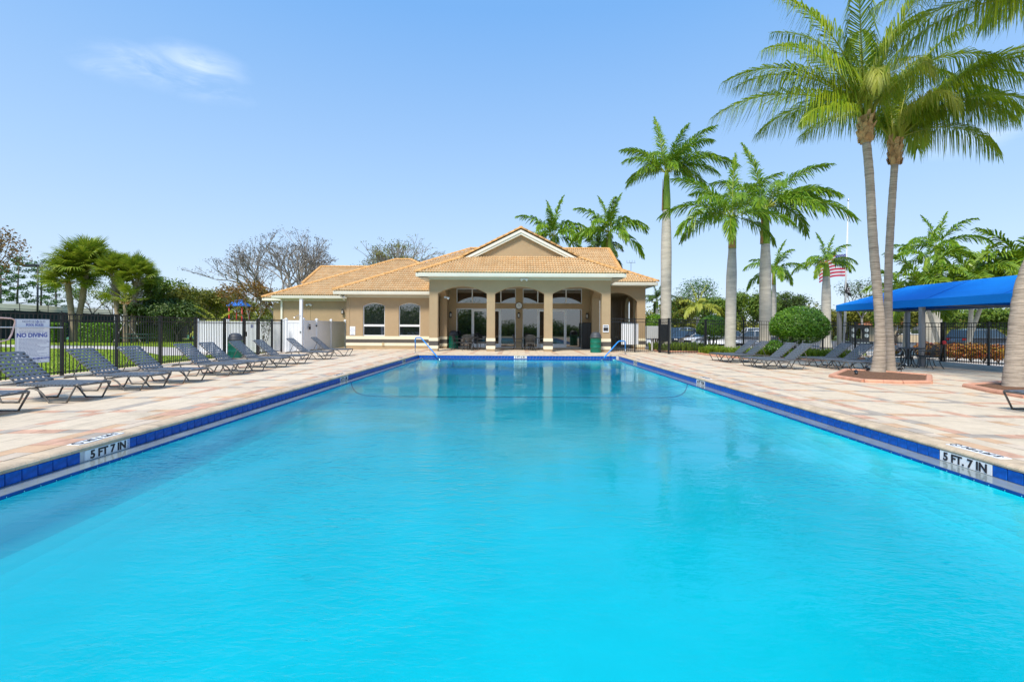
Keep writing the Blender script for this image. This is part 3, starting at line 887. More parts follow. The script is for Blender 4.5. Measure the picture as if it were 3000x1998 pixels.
b = CB(); b.quad((5.1, 31, -.10), (8.2, 31, -.10), (8.2, 41.5, -.10), (5.1, 41.5, -.10)); b.build('arcade_floor', 'concrete')
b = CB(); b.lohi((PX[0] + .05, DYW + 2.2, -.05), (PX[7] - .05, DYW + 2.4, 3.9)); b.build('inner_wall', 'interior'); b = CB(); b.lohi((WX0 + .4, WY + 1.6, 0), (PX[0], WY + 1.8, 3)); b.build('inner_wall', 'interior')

# windows of the wing
for a, c, zb, zs, za in WINS:
    w = place('window', None, club, Vector((0, 0, 0)))
    g = CB(); pts = seg_arch(a + .03, c - .03, zs, za - .03, 12)
    zt = 1.42
    for p, q in zip(pts[:-1], pts[1:]): g.prism([(p[0], zt), (q[0], zt), (q[0], q[1]), (p[0], p[1])], 'y', WY + .115, WY + .125)
    g.build('pane', 'glass', w)
    g = CB(); g.lohi((a + .03, WY + .115, zb + .03), (c - .03, WY + .125, 1.36)); g.build('pane', 'glass', w)
    f = CB(); fw = .045
    f.lohi((a, WY + .08, zb), (a + fw, WY + .16, zs)); f.lohi((c - fw, WY + .08, zb), (c, WY + .16, zs))
    f.lohi((a + fw, WY + .08, zb), (c - fw, WY + .16, zb + .055)); f.lohi((a + fw, WY + .07, 1.34), (c - fw, WY + .16, 1.46))
    o, i_ = seg_arch(a, c, zs, za, 12), seg_arch(a + fw, c - fw, zs, za - fw, 12)
    for k in range(12): f.prism([i_[k], i_[k + 1], o[k + 1], o[k]], 'y', WY + .08, WY + .16)
    f.build('frame', 'white_frame', w)
# glazed doors and transoms
def glazing(x0, x1, z0, z1, mull, name, doors=()):
    w = place(name, None, club)
    f = CB(); y0, y1 = DYW + .06, DYW + .14; t = .05
    f.lohi((x0, y0, z0), (x0 + t, y1, z1)); f.lohi((x1 - t, y0, z0), (x1, y1, z1))
    f.lohi((x0 + t, y0, z1 - t), (x1 - t, y1, z1)); f.lohi((x0 + t, y0, z0), (x1 - t, y1, z0 + t))
    for m in mull: f.lohi((m - .035, y0, z0 + t), (m + .035, y1, z1 - t))
    f.build('frame', 'white_frame', w)
    es = [x0 + t] + [v for m in mull for v in (m - .035, m + .035)] + [x1 - t]
    for i in range(0, len(es), 2):
        a, c = es[i], es[i + 1]
        g = CB(); g.lohi((a, DYW + .095, z0 + t), (c, DYW + .105, z1 - t)); g.build('pane', 'glass', w)
        if i // 2 in doors:
            d = CB(); s = .09; yy0, yy1 = DYW + .05, DYW + .094
            d.lohi((a + .01, yy0, z0 + t), (a + s, yy1, z1 - t - .02)); d.lohi((c - s, yy0, z0 + t), (c - .01, yy1, z1 - t - .02))
            d.lohi((a + s, yy0, z1 - t - .13), (c - s, yy1, z1 - t - .02)); d.lohi((a + s, yy0, z0 + t), (c - s, yy1, z0 + t + .2))
            d.build('door_leaf', 'white_frame', w)
            h = CB(); h.lohi((c - .06, yy0 - .05, .85), (c - .03, yy0, 1.15)); h.build('door_handle', 'steel', w)
glazing(OPN[0][0], OPN[0][1], .02, 2.53, [-2.92], 'glass_door', (1,))
glazing(OPN[1][0], OPN[1][1], .02, 2.53, [-1.08], 'glass_door', (0,))
glazing(OPN[2][0], OPN[2][1], .02, 2.53, [1.30], 'glass_door', (1,))
glazing(OPN[3][0], OPN[3][1], .02, 2.53, [3.12], 'glass_door', (0,))
glazing(OPN[0][0], OPN[0][1], 2.86, 3.80, [-2.92], 'transom_window')
glazing(OPN[1][0], OPN[1][1], 2.86, 3.80, [-1.08], 'transom_window')
glazing(OPN[2][0], OPN[2][1], 2.86, 3.80, [1.30], 'transom_window')
glazing(OPN[3][0], OPN[3][1], 2.86, 3.80, [3.12], 'transom_window')

# ---- eaves: gutter, fascia, frieze, soffit
def eave_front(x0, x1, y, zlo, zhi, wall_y, wall_top, fx0, fx1):
    e = CB()
    prof = [(y, zlo), (y + .10, zlo - .02), (y + .10, zhi), (y - .03, zhi), (y - .03, zhi - .05)]
    e.prism(prof, 'x', x0, x1)
    e.build('gutter', 'trim')
    e = CB(); e.lohi((fx0, wall_y - .05, wall_top), (fx1, wall_y + .2, zlo - .001)); e.build('frieze_board', 'frieze')
    e = CB(); e.lohi((x0 + .1, y + .1, zlo - .02), (x1 - .1, wall_y - .051, zlo)); e.build('soffit', 'soffit')
eave_front(-5.47, 5.82, 25.6, 4.04, 4.22, 26.2, PZ1, PX[0] - .03, PX[7] + .03)
for x, wx in ((-5.47, PX[0]), (5.82, PX[7])):
    e = CB(); s = 1 if x > 0 else -1
    e.prism([(x - s * .1, 4.02), (x, 4.04), (x + s * .03, 4.17), (x + s * .03, 4.22), (x - s * .1, 4.22)][::s], 'y', 25.705, 30.6 if s > 0 else 31)
    e.build('side_gutter', 'trim')
    e = CB(); e.lohi((min(x - s * .1, wx), 25.705, 4.02), (max(x - s * .1, wx), 30.6, 4.038)); e.build('side_soffit', 'trim')
eave_front(-11.05, PX[0] - .04, 28.6, 3.26, 3.44, WY, 3.1, WX0 - .03, PX[0] - .002)
eave_front(-17.0, -11.06, 33.0, 3.26, 3.44, FWY, 3.1, FWX0 - .03, WX0 - .04)
eave_front(5.86, 8.80, 29.95, 4.0, 4.18, 30.6, 3.96, 5.11, AX1 + .03)
e = CB()
def one(fn, *a):
    q_ = CB(); getattr(q_, fn)(*a); q_.build('rear_gutter', 'trim')
one('prism', [(8.7, 3.98), (8.8, 4.0), (8.83, 4.13), (8.83, 4.18), (8.7, 4.18)], 'y', 30.055, 42)
one('lohi', (AX1 + .001, 30.055, 3.98), (8.7, 42, 3.998))
one('prism', [(-10.95, 3.24), (-10.95, 3.44), (-11.08, 3.44), (-11.08, 3.39), (-11.05, 3.26)], 'y', 28.705, 33)
one('prism', [(-16.9, 3.24), (-16.9, 3.44), (-17.03, 3.44), (-17.03, 3.39), (-17.0, 3.26)], 'y', 33.105, 36)
one('lohi', (-10.949, 28.705, 3.24), (WX0, 33, 3.258)); one('lohi', (-16.899, 33.105, 3.24), (FWX0, 36, 3.258))
one('lohi', (-19.1, 35.7, 3.24), (-16.92, 35.8, 3.42)); one('lohi', (-19.1, 35.81, 3.24), (-19.0, 46, 3.42)); one('lohi', (-18.99, 35.81, 3.24), (-16.9, 36.3, 3.26))
e = CB(); e.tube([(-10.75, 28.75, 3.24), (-10.6, 29.0, 3.05), (-10.55, 29.1, 2.95)], .04, 8); e.build('downpipe', 'trim'); e = CB(); e.lohi((FWX0 - .14, FWY - .1, -.2), (FWX0 - .02, FWY - .02, 3.2)); e.build('downpipe', 'trim')

# ---- roofs: barrel tiles on every slope that faces the pool, plain sheets behind
def pt_in(poly, u, v):
    c = False; k = len(poly)
    for i in range(k):
        (x1, y1), (x2, y2) = poly[i], poly[(i + 1) % k]
        if (y1 > v) != (y2 > v) and u < (x2 - x1) * (v - y1) / (y2 - y1) + x1: c = not c
    return c
TW, TL = .155, .345
def tiled(name, O, U, V, poly):
    O, U, V = Vector(O), Vector(U).normalized(), Vector(V).normalized(); N = U.cross(V).normalized()
    if N.z < 0: N = -N
    b = CB(); us = [p[0] for p in poly]; vs = [p[1] for p in poly]
    b.add([O + U * p[0] + V * p[1] - N * .03 for p in poly], [tuple(range(len(poly)))])
    r = 0; v = min(vs)
    while v < max(vs) - .05:
        u = min(us) + (TW * .0)
        while u < max(us):
            if pt_in(poly, u + TW / 2, v + TL * .45):
                pr = [(-.02, 0), (.12, .022), (.32, .052), (.5, .060), (.68, .052), (.88, .022), (1.0, 0)]
                j = random.uniform(-.004, .004)
                top = [O + U * (u + TW * a) + V * (v - .02) + N * (h + .040 + j) for a, h in pr]
                bot = [O + U * (u + TW * a) + V * (v + TL) + N * (h * .85 - .004) for a, h in pr]
                lip = [O + U * (u + TW * a) + V * (v - .015) + N * (max(h - .03, -.03)) for a, h in pr]
                k = len(pr)
                b.add(top + bot + lip, [(i, i + 1, k + i + 1, k + i) for i in range(k - 1)] + [(2 * k + i, 2 * k + i + 1, i + 1, i) for i in range(k - 1)])
            u += TW
        v += TL; r += 1
    return b.build(name, 'roof', kind='stuff')
SQ = math.sqrt(1.25)
VF = (0, 1, .5)                                   # upslope direction of planes that face the camera
# porch skirt below the gable
HX0, HX1, HY, HZ = -5.47, 5.82, 25.6, 4.235
HXC = (HX0 + HX1) / 2; HH = (HX1 - HX0) / 2
SKV = 2.34
tiled('porch_skirt_tiles', (HX0, HY, HZ), (1, 0, 0), VF, [(0, 0), (HX1 - HX0, 0), (HX1 - HX0 - SKV, SKV * SQ), (SKV, SKV * SQ)])
GYF = HY + SKV - .12                               # front edge of the gable roof
# gable side slopes (tiled) + cheeks
RZ = HZ + HH * .5
tiled('porch_left_tiles', (HX0, 36.0, HZ), (0, -1, 0), (1, 0, .5), [(0, 0), (10.4, 0), (10.4 - HH * .44, HH * .44 * SQ), (36 - GYF, SKV * SQ), (36 - GYF, HH * SQ), (0, HH * SQ)])
tiled('porch_right_tiles', (HX1, 25.6, HZ), (0, 1, 0), (-1, 0, .5), [(0, 0), (10.4, 0), (10.4, HH * SQ), (GYF - 25.6, HH * SQ), (GYF - 25.6, SKV * SQ)])
GW = HH - SKV
b = CB(); b.add([(HXC - GW - .02, GYF + .2, HZ + SKV * .5 - .05), (HXC + GW + .02, GYF + .2, HZ + SKV * .5 - .05), (HXC, GYF + .2, RZ - .04)], [(0, 1, 2)]); b.build('gable_wall', 'stucco')
for s in (-1, 1):
    b = CB()
    for k, (d0, d1, yo) in enumerate(((.05, .20, 0.0), (.20, .33, .05))):
        p = [(HXC, RZ - d0), (HXC, RZ - d1), (HXC + s * (GW + .0 - (d1 - .33) * 0), HZ + SKV * .5 - d1 + .0), (HXC + s * GW, HZ + SKV * .5 - d0)]
        b.prism(p[::s], 'y', GYF - .05 + yo, GYF + .19)
    b.build('rake_board', 'trim')
# wing, far wing, rear wing, main roof
WR0 = (-11.05, 28.6, 3.47); MRY = 36.0
hv = MRY - 28.6
tiled('wing_front_tiles', WR0, (1, 0, 0), VF, [(0, 0), (6.3, 0), (8.5, 3.2), (9.2, hv * SQ), (hv, hv * SQ)])
tiled('far_wing_front_tiles', (-17.0, 33.0, 3.47), (1, 0, 0), VF, [(0, 0), (5.9, 0), (10.0, 3.0), (14.5, 0.2), (14.9, .6), (8.1, 6.82 * SQ), (6.82, 6.82 * SQ)])
tiled('rear_wing_front_tiles', (-19.1, 35.7, 3.45), (1, 0, 0), VF, [(0, 0), (2.1, 0), (4.2, 2.6), (9, 6.1 * SQ), (1.9, 6.1 * SQ), (1.9, 1.9 * SQ)])
tiled('main_front_tiles', (4.0, 29.95, 4.195), (1, 0, 0), VF, [(0.5, 2.2), (1.85, 0), (4.8, 0), (2.85, 1.95 * SQ), (2.85, 6.05 * SQ), (-2, 6.05 * SQ), (-2, 5)])
b = CB()
b.quad((-11.05, 28.6, 3.45), (-11.05, 43.4, 3.45), (-3.65, 36, 7.15), (-3.65, 36, 7.15))
b.quad((-17, 33, 3.45), (-17, 46.6, 3.45), (-10.18, 39.82, 6.86))
b.quad((-10.18, 39.82, 6.86), (-8.9, 39.82, 6.86), (-2.1, 46.6, 3.45), (-17, 46.6, 3.45)); b.quad((-8.9, 39.82, 6.86), (-2.1, 33, 3.45), (-2.1, 46.6, 3.45))
b.quad((-19.1, 35.7, 3.43), (-19.1, 47.9, 3.43), (-17.2, 46, 4.4), (-17.2, 37.6, 4.4)); b.quad((-17.2, 37.6, 4.4), (-17.2, 46, 4.4), (-17.2, 41.8, 6.48))
b.quad((-17.2, 41.8, 6.48), (-10, 41.8, 6.48), (-10, 47.9, 3.43), (-17.2, 47.9, 3.43))
b.quad((-3.65, 36, 7.15), (6.85, 36, 7.21), (6.85, 42.05, 4.19), (-11.05, 43.4, 3.45))
b.quad((8.8, 29.95, 4.18), (8.8, 42.05, 4.18), (6.85, 40.1, 5.16), (6.85, 31.9, 5.16)); b.quad((6.86, 31.9, 5.16), (6.86, 40.1, 5.16), (6.86, 36, 7.2))
b.build('rear_slopes', 'roof_flat')
# hip and ridge caps, one piece each
cap = MB()
k = 8
for t, rr in ((0, 1.0), (1, .86)):
    for i in range(k + 1):
        a = math.pi * i / k
        cap.v.append((.14 * rr * math.cos(a), t * .40, .125 * rr * math.sin(a)))
cap.f = [[i, i + 1, k + 2 + i, k + 1 + i] for i in range(k)] + [list(range(k + 1))[::-1]]; cap.m = [0] * len(cap.f)
cap_me = cap.mesh('ridge_tile', 'ridge', True)
def caps(p, q, lift=.03):
    p, q = Vector(p), Vector(q); d = q - p; n = max(1, round(d.length / .36)); d /= n
    m = Matrix.Identity(3)
    y = d.normalized(); x = y.cross(Vector((0, 0, 1))).normalized(); z = x.cross(y)
    m = Matrix((x, y, z)).transposed()
    for i in range(n):
        o = place('ridge_tile', cap_me, club, p + d * i - CO + z * (lift + random.uniform(-.004, .004)), m.to_euler())
        o.scale = (1, (d.length + .03) / .40, 1)
caps((HX0, HY, HZ), (HX0 + SKV, HY + SKV, HZ + SKV * .5)); caps((HX1, HY, HZ), (HX1 - SKV, HY + SKV, HZ + SKV * .5))
caps((HXC - GW - .05, GYF + .04, HZ + SKV * .5), (HXC - .02, GYF + .04, RZ)); caps((HXC + GW + .05, GYF + .04, HZ + SKV * .5), (HXC + .02, GYF + .04, RZ))
caps((HXC, GYF - .02, RZ + .02), (HXC, 35.5, RZ + .02))
caps(WR0, (-11.05 + hv, MRY, 3.47 + hv * .5)); caps((-17, 33, 3.47), (-10.18, 39.82, 6.88)); caps((-10.18, 39.82, 6.88), (-8.9, 39.82, 6.88)); caps((-8.9, 39.82, 6.88), (-7.0, 37.9, 5.93))
caps((-19.1, 35.7, 3.46), (-17.2, 37.6, 4.41)); caps((-17.2, 41.8, 6.5), (-12, 41.8, 6.5)); caps((-17.2, 38.2, 4.74), (-17.2, 41.8, 6.5))
caps((-3.6, 36, 7.2), (6.85, 36, 7.22)); caps((8.8, 29.95, 4.2), (6.85, 31.9, 5.17)); caps((6.85, 31.9, 5.2), (6.85, 36, 7.22))
# ---- fittings fixed to the clubhouse
def lantern(x, z, y=DYW):
    l = place('wall_lantern', None, club, Vector((x, y, z)) - CO)
    m = MB(); m.box((0, -.02, 0), (.09, .03, .22)); m.lathe([(.02, .20), (.085, .13), (.09, .10)], (0, -.13, 0), 6); m.lathe([(.09, -.12), (.07, -.16), (.02, -.18)], (0, -.13, 0), 6)
    for a in range(6): m.tube([(.085 * math.cos(a * 1.047), -.13 + .085 * math.sin(a * 1.047), -.13), (.085 * math.cos(a * 1.047), -.13 + .085 * math.sin(a * 1.047), .12)], .008, 4)
    m.tube([(0, -.03, .1), (0, -.08, .2), (0, -.13, .2)], .012, 6)
    m.build('body', 'black_metal', l)
    MB().lathe([(.065, -.12), (.065, .1)], (0, -.13, 0), 6).build('glass', 'lamp_glass', l)
lantern(-4.28, 2.1); lantern(.08, 2.1); lantern(4.45, 2.07); lantern(-12.25, 2.35, FWY)
c = place('wall_clock', None, club, Vector((.09, DYW - .001, 2.71)) - CO, (R(90), 0, 0))
MB().lathe([(.235, 0), (.235, .05), (.20, .05), (.20, .03)], n=32, cap=False).build('rim', 'black_metal', c, True)
MB().lathe([(.2, .028), (.0001, .028)], n=32, cap=False).build('face', 'marker_white', c)
m = MB()
for h in range(12):
    a = h * math.pi / 6; m.box((.165 * math.sin(a), .165 * math.cos(a), .031), (.012, .03, .004), -a)
m.beam((0, 0, .033), (.07, .06, .033), .014, .004); m.beam((0, 0, .036), (-.05, .13, .036), .01, .004)
m.build('hands', 'print_black', c)
def flood(x, y, z, n=2, rz=0):
    l = place('floodlight', None, club, Vector((x, y, z)) - CO, (0, 0, rz))
    m = MB(); m.box((0, -.03, 0), (.12, .06, .1))
    for s in ((-1, 1) if n == 2 else (1,)):
        m.lathe([(.04, 0), (.075, .10), (.08, .16), (.0001, .15)], (0, 0, 0), 12)
        k = len(m.v) - 48
        for i in range(k, len(m.v)):
            v = Vector(m.v[i]); v = Matrix.Rotation(R(115), 3, 'X') @ v; v = Matrix.Rotation(s * R(50), 3, 'Z') @ v; m.v[i] = tuple(v + Vector((s * .06, -.07, 0)))
    m.build('lamp_head', 'white_frame', l, True)
flood(.35, 26.14, 3.98); flood(-14.6, FWY - .01, 2.85); flood(-4.1, 26.9, 3.0, 1, R(60)); flood(-10.6, 29.0, 3.15, 1)
def wall_sign(name, x, y, z, w, h, lines, mtl='sign_white', ink='print_blue'):
    s = place(name, None, club, Vector((x, y, z)) - CO, (R(90), 0, 0))
    MB().bev((0, 0, 0), (w, h, .02), .003).build('board', mtl, s)
    for txt, dx, dz, sz in lines: place('lettering', text_mesh('lettering', txt, sz, ink, .002, .001), s, (dx, dz, .012))
# notice on the wing wall (its words are too small to read: plain rules of print)
s = place('notice_board', None, club, Vector((-10.07, WY - .012, 1.07)) - CO)
MB().lohi((-.16, -.01, -.26), (.16, .01, .26)).build('board', 'sign_white', s)
m = MB()
for r_, (a, c_) in enumerate(((-.11, .11), (-.13, .13), (-.09, .08), (-.1, .1))):
    x = a
    while x < c_:
        w = random.uniform(.03, .06); m.lohi((x, -.013, .14 - r_ * .12 - .022), (min(x + w, c_), -.0105, .14 - r_ * .12 + .022)); x += w + .02
m.build('print', 'print_grey', s)
s = place('rules_plate', None, club, Vector((4.84, 26.178, 1.29)) - CO)
MB().lohi((-.16, -.012, -.2), (.16, .0, .2)).build('board', 'sign_white', s)
m = MB(); m.lohi((-.13, -.016, .10), (.13, -.0125, .15)); m.lohi((-.13, -.016, -.14), (.13, -.0125, .06)); m.build('print', 'print_black', s)
s = place('meter_box', None, club, Vector((-5.0 - .25, WY - .02, .8)) - CO)
MB().lohi((-.10, -.12, -.15), (.10, 0, .15)).build('box', 'tan_box', s)
MB().tube([(-.12, -.05, -.8), (-.12, -.05, .22), (-.05, -.05, .26), (.08, -.05, .26), (.12, -.05, .2), (.12, -.05, -.8)], .015, 6).tube([(0, -.05, -.8), (0, -.05, -.15)], .02, 6).build('pipes', 'tan_box', s)
s = place('outlet_box', None, club, Vector((-8.2, WY - .022, .28)) - CO); MB().lohi((-.06, -.05, -.08), (.06, 0, .08)).build('cover', 'tan_box', s)
MB().tube([(-10.28, WY - .02, .9), (-10.28, WY - .02, 3.1)], .012, 6).build('conduit_tmp', 'tan_box').name = 'conduit'
bpy.data.objects['conduit'].parent = club; bpy.data.objects['conduit'].location = -CO
MB().tube([(-14.55, FWY - .02, .5), (-14.55, FWY - .02, 2.75)], .012, 6).build('conduit', 'tan_box', club, loc=-CO)
m = MB(); m.tube([(7.7, 32.5, 4.8), (7.7, 32.5, 5.8)], .012, 6); m.tube([(7.4, 32.5, 5.75), (8.0, 32.5, 5.75)], .01, 6)
for i in range(4): m.tube([(7.42 + i * .18, 32.5, 5.75), (7.42 + i * .18, 32.5, 5.93)], .008, 5)
m.build('roof_aerial', 'black_metal', club, loc=-CO)
s = place('utility_cabinet', None, club, Vector((4.38, 30.2, .82)) - CO); m = MB(); m.bev((0, 0, 0), (.62, .5, 1.64), .02); m.build('case', 'black_metal', s); MB().lohi((-.02, -.265, -.75), (.02, -.25, .72)).build('seam', 'interior', s)
# ------------------------------------------------------------------ chaise longues
LW = .69
def make_lounger():
    t = thing('chaise_lounge', 'x', 'lounger')
    r = .0165
    for y in (0, LW):
        MB().tube([(-1.74, y, .27), (-1.68, y, .31), (-1.2, y, .315), (0, y, .315)], r, 7).build('side_rail', 'lounge_frame', t, True)
        for pts in ([(-.01, y, .30), (-.17, y, .012), (-.48, y, .012)] + [tuple(p) for p in arc_pts((-.56, y, .10), (-.66, y, .26), (-.84, y, .265), 5)],
                    [tuple(p) for p in arc_pts((-.84, y, .265), (-.94, y, .26), (-1.0, y, .09), 4)] + [(-1.05, y, .012), (-1.36, y, .012), (-1.50, y, .26), (-1.52, y, .30)]):
            MB().tube(pts, r, 7).build('leg_loop', 'lounge_frame', t, True)
        for x in (-.20, -.45, -1.08, -1.33): MB().box((x, y, .010), (.07, .042, .02)).build('foot_pad', 'rubber', t)
    MB().tube([(-.005, 0, .315), (.01, .05, .315), (.01, LW - .05, .315), (-.005, LW, .315)], r, 7).build('foot_rail', 'lounge_frame', t, True)
    MB().tube([(-1.74, 0, .27), (-1.74, LW, .27)], r, 7).build('head_rail', 'lounge_frame', t, True)
    MB().tube([(-.84, 0, .262), (-.84, LW, .262)], r * .9, 6).build('cross_bar', 'lounge_frame', t, True)
    # raised backrest
    hx, hz, tx, tz = -1.10, .325, -1.73, .865
    def bk(s, y, n=0.0):
        d = Vector((tx - hx, 0, tz - hz)); nn = Vector((d.z, 0, -d.x)).normalized()
        return Vector((hx, y, hz)) + d * s + nn * n
    MB().tube([bk(0, .03), bk(.93, .03), bk(.98, .05), bk(1, .1), bk(1, LW - .1), bk(.98, LW - .05), bk(.93, LW - .03), bk(0, LW - .03)], r, 7).build('back_frame', 'lounge_frame', t, True)
    MB().tube([bk(.55, .05), (-1.60, .05, .30), (-1.60, LW - .05, .30), bk(.55, LW - .05)], .011, 6).build('back_prop', 'lounge_frame', t, True)
    def strap(pts, w, side):
        b = MB(); L = []
        for i, p in enumerate(pts):
            p = Vector(p); tn = (Vector(pts[min(i + 1, len(pts) - 1)]) - Vector(pts[max(i - 1, 0)])).normalized()
            sd = Vector(side); up = tn.cross(sd).normalized()
            L.append((p - sd * w / 2 + up * .002, p + sd * w / 2 + up * .002, p + sd * w / 2 - up * .002, p - sd * w / 2 - up * .002))
        vs = [q for l in L for q in l]; fs = []
        for i in range(len(L) - 1):
            for k in range(4): fs.append((i * 4 + k, i * 4 + (k + 1) % 4, i * 4 + 4 + (k + 1) % 4, i * 4 + 4 + k))
        b.add(vs, fs); return b
    ny = 6
    ysb = [.06 + (LW - .12) * (i + .5) / ny for i in range(ny)]
    nr = 9
    # long straps weave over and under the cross straps
    for i, y in enumerate(ysb):
        pts = [bk(.01 + .98 * k / (2 * nr), y, .017 + (.006 if (k // 2 + i) % 2 else -.006) * (k % 2)) for k in range(2 * nr + 1)]
        strap(pts, .054, (0, 1, 0)).build('back_strap', 'lounge_strap', t)
        n2 = 16
        pts = [(-1.08 + 1.08 * k / (2 * n2), y, .332 + (.005 if (k // 2 + i) % 2 else -.005) * (k % 2)) for k in range(2 * n2 + 1)]
        strap(pts, .062, (0, 1, 0)).build('seat_strap', 'lounge_strap', t)
    d = (Vector((tx - hx, 0, tz - hz))).normalized()
    b0 = strap([bk(0, .012, -.012), bk(0, .012, .02), bk(0, .06, .024), bk(0, LW / 2, .018), bk(0, LW - .06, .024), bk(0, LW - .012, .02), bk(0, LW - .012, -.012)], .050, d).mesh('cross_strap', 'lounge_strap')
    for k in range(nr): place('cross_strap', b0, t, (d * ((k + .55) / nr * .83)))
    b1 = strap([(0, -.018, .295), (0, -.018, .336), (0, .05, .338), (0, LW / 2, .333), (0, LW - .05, .338), (0, LW + .018, .336), (0, LW + .018, .295)], .052, (1, 0, 0)).mesh('cross_strap', 'lounge_strap')
    for k in range(16): place('cross_strap', b1, t, (-1.055 + 1.05 * k / 16 + .015, 0, 0))
    return t
loungers = []
proto = make_lounger()
lab_left = ['nearest lounger on the left, cut off by the left edge of the photo', 'strap lounger in front of the pool rules sign', 'strap lounger just past the pool rules sign, third along the left row',
            'fourth lounger along the left fence, its back before the second fence post', 'fifth lounger along the left fence, beside the open lawn path', 'sixth lounger along the left fence, just before the green bin',
            'lounger whose raised back stands in front of the green bin by the left fence', 'lounger just past the green bin by the left fence', 'second farthest left lounger, before the bright white fence panel', 'farthest left lounger, standing alone by the grey gate and wing wall']
YL = [6.93, 8.41, 10.07, 11.28, 13.1, 14.1, 15.6, 17.1, 19.65, 21.95]
lab_right = ['farthest right lounger, beside the royal palm in the planting bed', 'second farthest right lounger, before the small round bush', 'third right lounger, before the big clipped shrub', 'fourth right lounger, at the near end of the shrub row', 'right lounger beside the grey canopy post', 'right lounger between the canopy post and the twin palms', 'right lounger half hidden behind the twin palm trunks']
RP = [(8.3, 20.0), (8.35, 19.1), (8.3, 17.15), (8.3, 16.2), (10.9, 18.0), (10.9, 16.9), (11.0, 15.9)]
first = True
for i, y in enumerate(YL):
    o = proto if first else copy_tree(proto); first = False
    o.location = (-7.75 + random.uniform(-.03, .03), y, zdeck(8.6)); o.rotation_euler = (0, 0, random.uniform(-.045, .045))
    tag(o, lab_left[i], 'lounger', 'grey strap loungers on the pool deck')
for i, (x, y) in enumerate(RP):
    o = copy_tree(proto)
    o.location = (x, y + LW, zdeck(x + .8)); o.rotation_euler = (0, 0, R(180) + random.uniform(-.05, .05))
    tag(o, lab_right[i], 'lounger', 'grey strap loungers on the pool deck')
o = copy_tree(proto); o.location = (8.55, 8.95, zdeck(9.3)); o.rotation_euler = (0, 0, R(185))
q = gs(2995, 1203)
o.location = (q.x - .22, q.y + .1, zdeck(q.x))
tag(o, 'lounger cut off by the right edge of the photo, only its leg showing', 'lounger', 'grey strap loungers on the pool deck')

# ------------------------------------------------------------------ tables and chairs
def make_chair():
    t = thing('patio_chair', 'x', 'chair')
    for s in (-1, 1):
        MB().tube(arc_pts((s * .27, -.26, 0), (s * .25, -.16, .25), (s * .25, -.24, .44), 6) , .016, 6).build('leg', 'cast_dark', t, True)
        MB().tube(arc_pts((s * .26, .34, 0), (s * .25, .16, .2), (s * .25, .20, .44), 6), .016, 6).build('leg', 'cast_dark', t, True)
        MB().tube([(s * .25, -.24, .42), (s * .27, -.25, .58), (s * .28, -.2, .645), (s * .28, 0, .65), (s * .27, .24, .64)], .016, 6).build('armrest', 'cast_dark', t, True)
    b = MB(); b.bev((0, -.02, .43), (.50, .48, .035), .01); b.build('seat', 'cast_dark', t)
    b = MB()
    b.tube([(-.25, .20, .43), (-.25, .26, .65), (-.23, .31, .85), (-.1, .325, .89), (.1, .325, .89), (.23, .31, .85), (.25, .26, .65), (.25, .20, .43)], .017, 6)
    for i in range(-3, 4): b.tube([(i * .07, .215, .47), (i * .07, .27, .68), (i * .068, .315, .87)], .012, 5)
    for k in range(5):
        z = .52 + k * .075; y = lerp(.22, .315, (z - .47) / .4); b.tube([(-.245, y, z), (.245, y, z)], .012, 5)
    b.build('backrest', 'cast_dark', t, True)
    return t
def make_table():
    t = thing('patio_table', 'x', 'table')
    b = MB(); b.lathe([(.0001, .70), (.50, .70), (.525, .71), (.525, .735), (.51, .745), (.0001, .745)], n=28); b.build('table_top', 'cast_dark', t)
    for k in range(4):
        a = k * math.pi / 2 + .4
        MB().tube([(c * .9 * math.cos(a), c * .9 * math.sin(a), z) for c, z in ((.42, 0), (.24, .12), (.16, .35), (.22, .6), (.34, .70))], .02, 6).build('leg', 'cast_dark', t, True)
    MB().lathe([(.03, .02), (.03, .7)], n=10).build('centre_post', 'cast_dark', t)
    return t
pc, ptb = make_chair(), make_table()
usedc = usedt = False
def put_set(x, y, angs, lab, n0):
    global usedc, usedt
    z = zdeck(x)
    o = copy_tree(ptb) if usedt else ptb; usedt = True
    o.location = (x, y, z); tag(o, 'round dark patio table ' + lab, 'table', 'dark metal patio sets')
    for a, w in angs:
        c = copy_tree(pc) if usedc else pc; usedc = True
        d = .74
        c.location = (x + d * math.cos(R(a)), y + d * math.sin(R(a)), z); c.rotation_euler = (0, 0, R(a) - R(90))
        tag(c, w + ' chair of the patio set ' + lab, 'chair', 'dark metal patio sets')
put_set(-2.75, 28.0, ((170, 'left'), (265, 'front'), (350, 'right'), (85, 'rear')), 'under the left porch arch', 0)
put_set(.78, 28.1, ((175, 'left'), (268, 'front'), (5, 'right'), (95, 'rear')), 'under the middle porch arch', 0)
put_set(15.3, 18.7, ((185, 'left'), (285, 'front'), (15, 'right'), (100, 'rear')), 'under the blue canopy', 0)

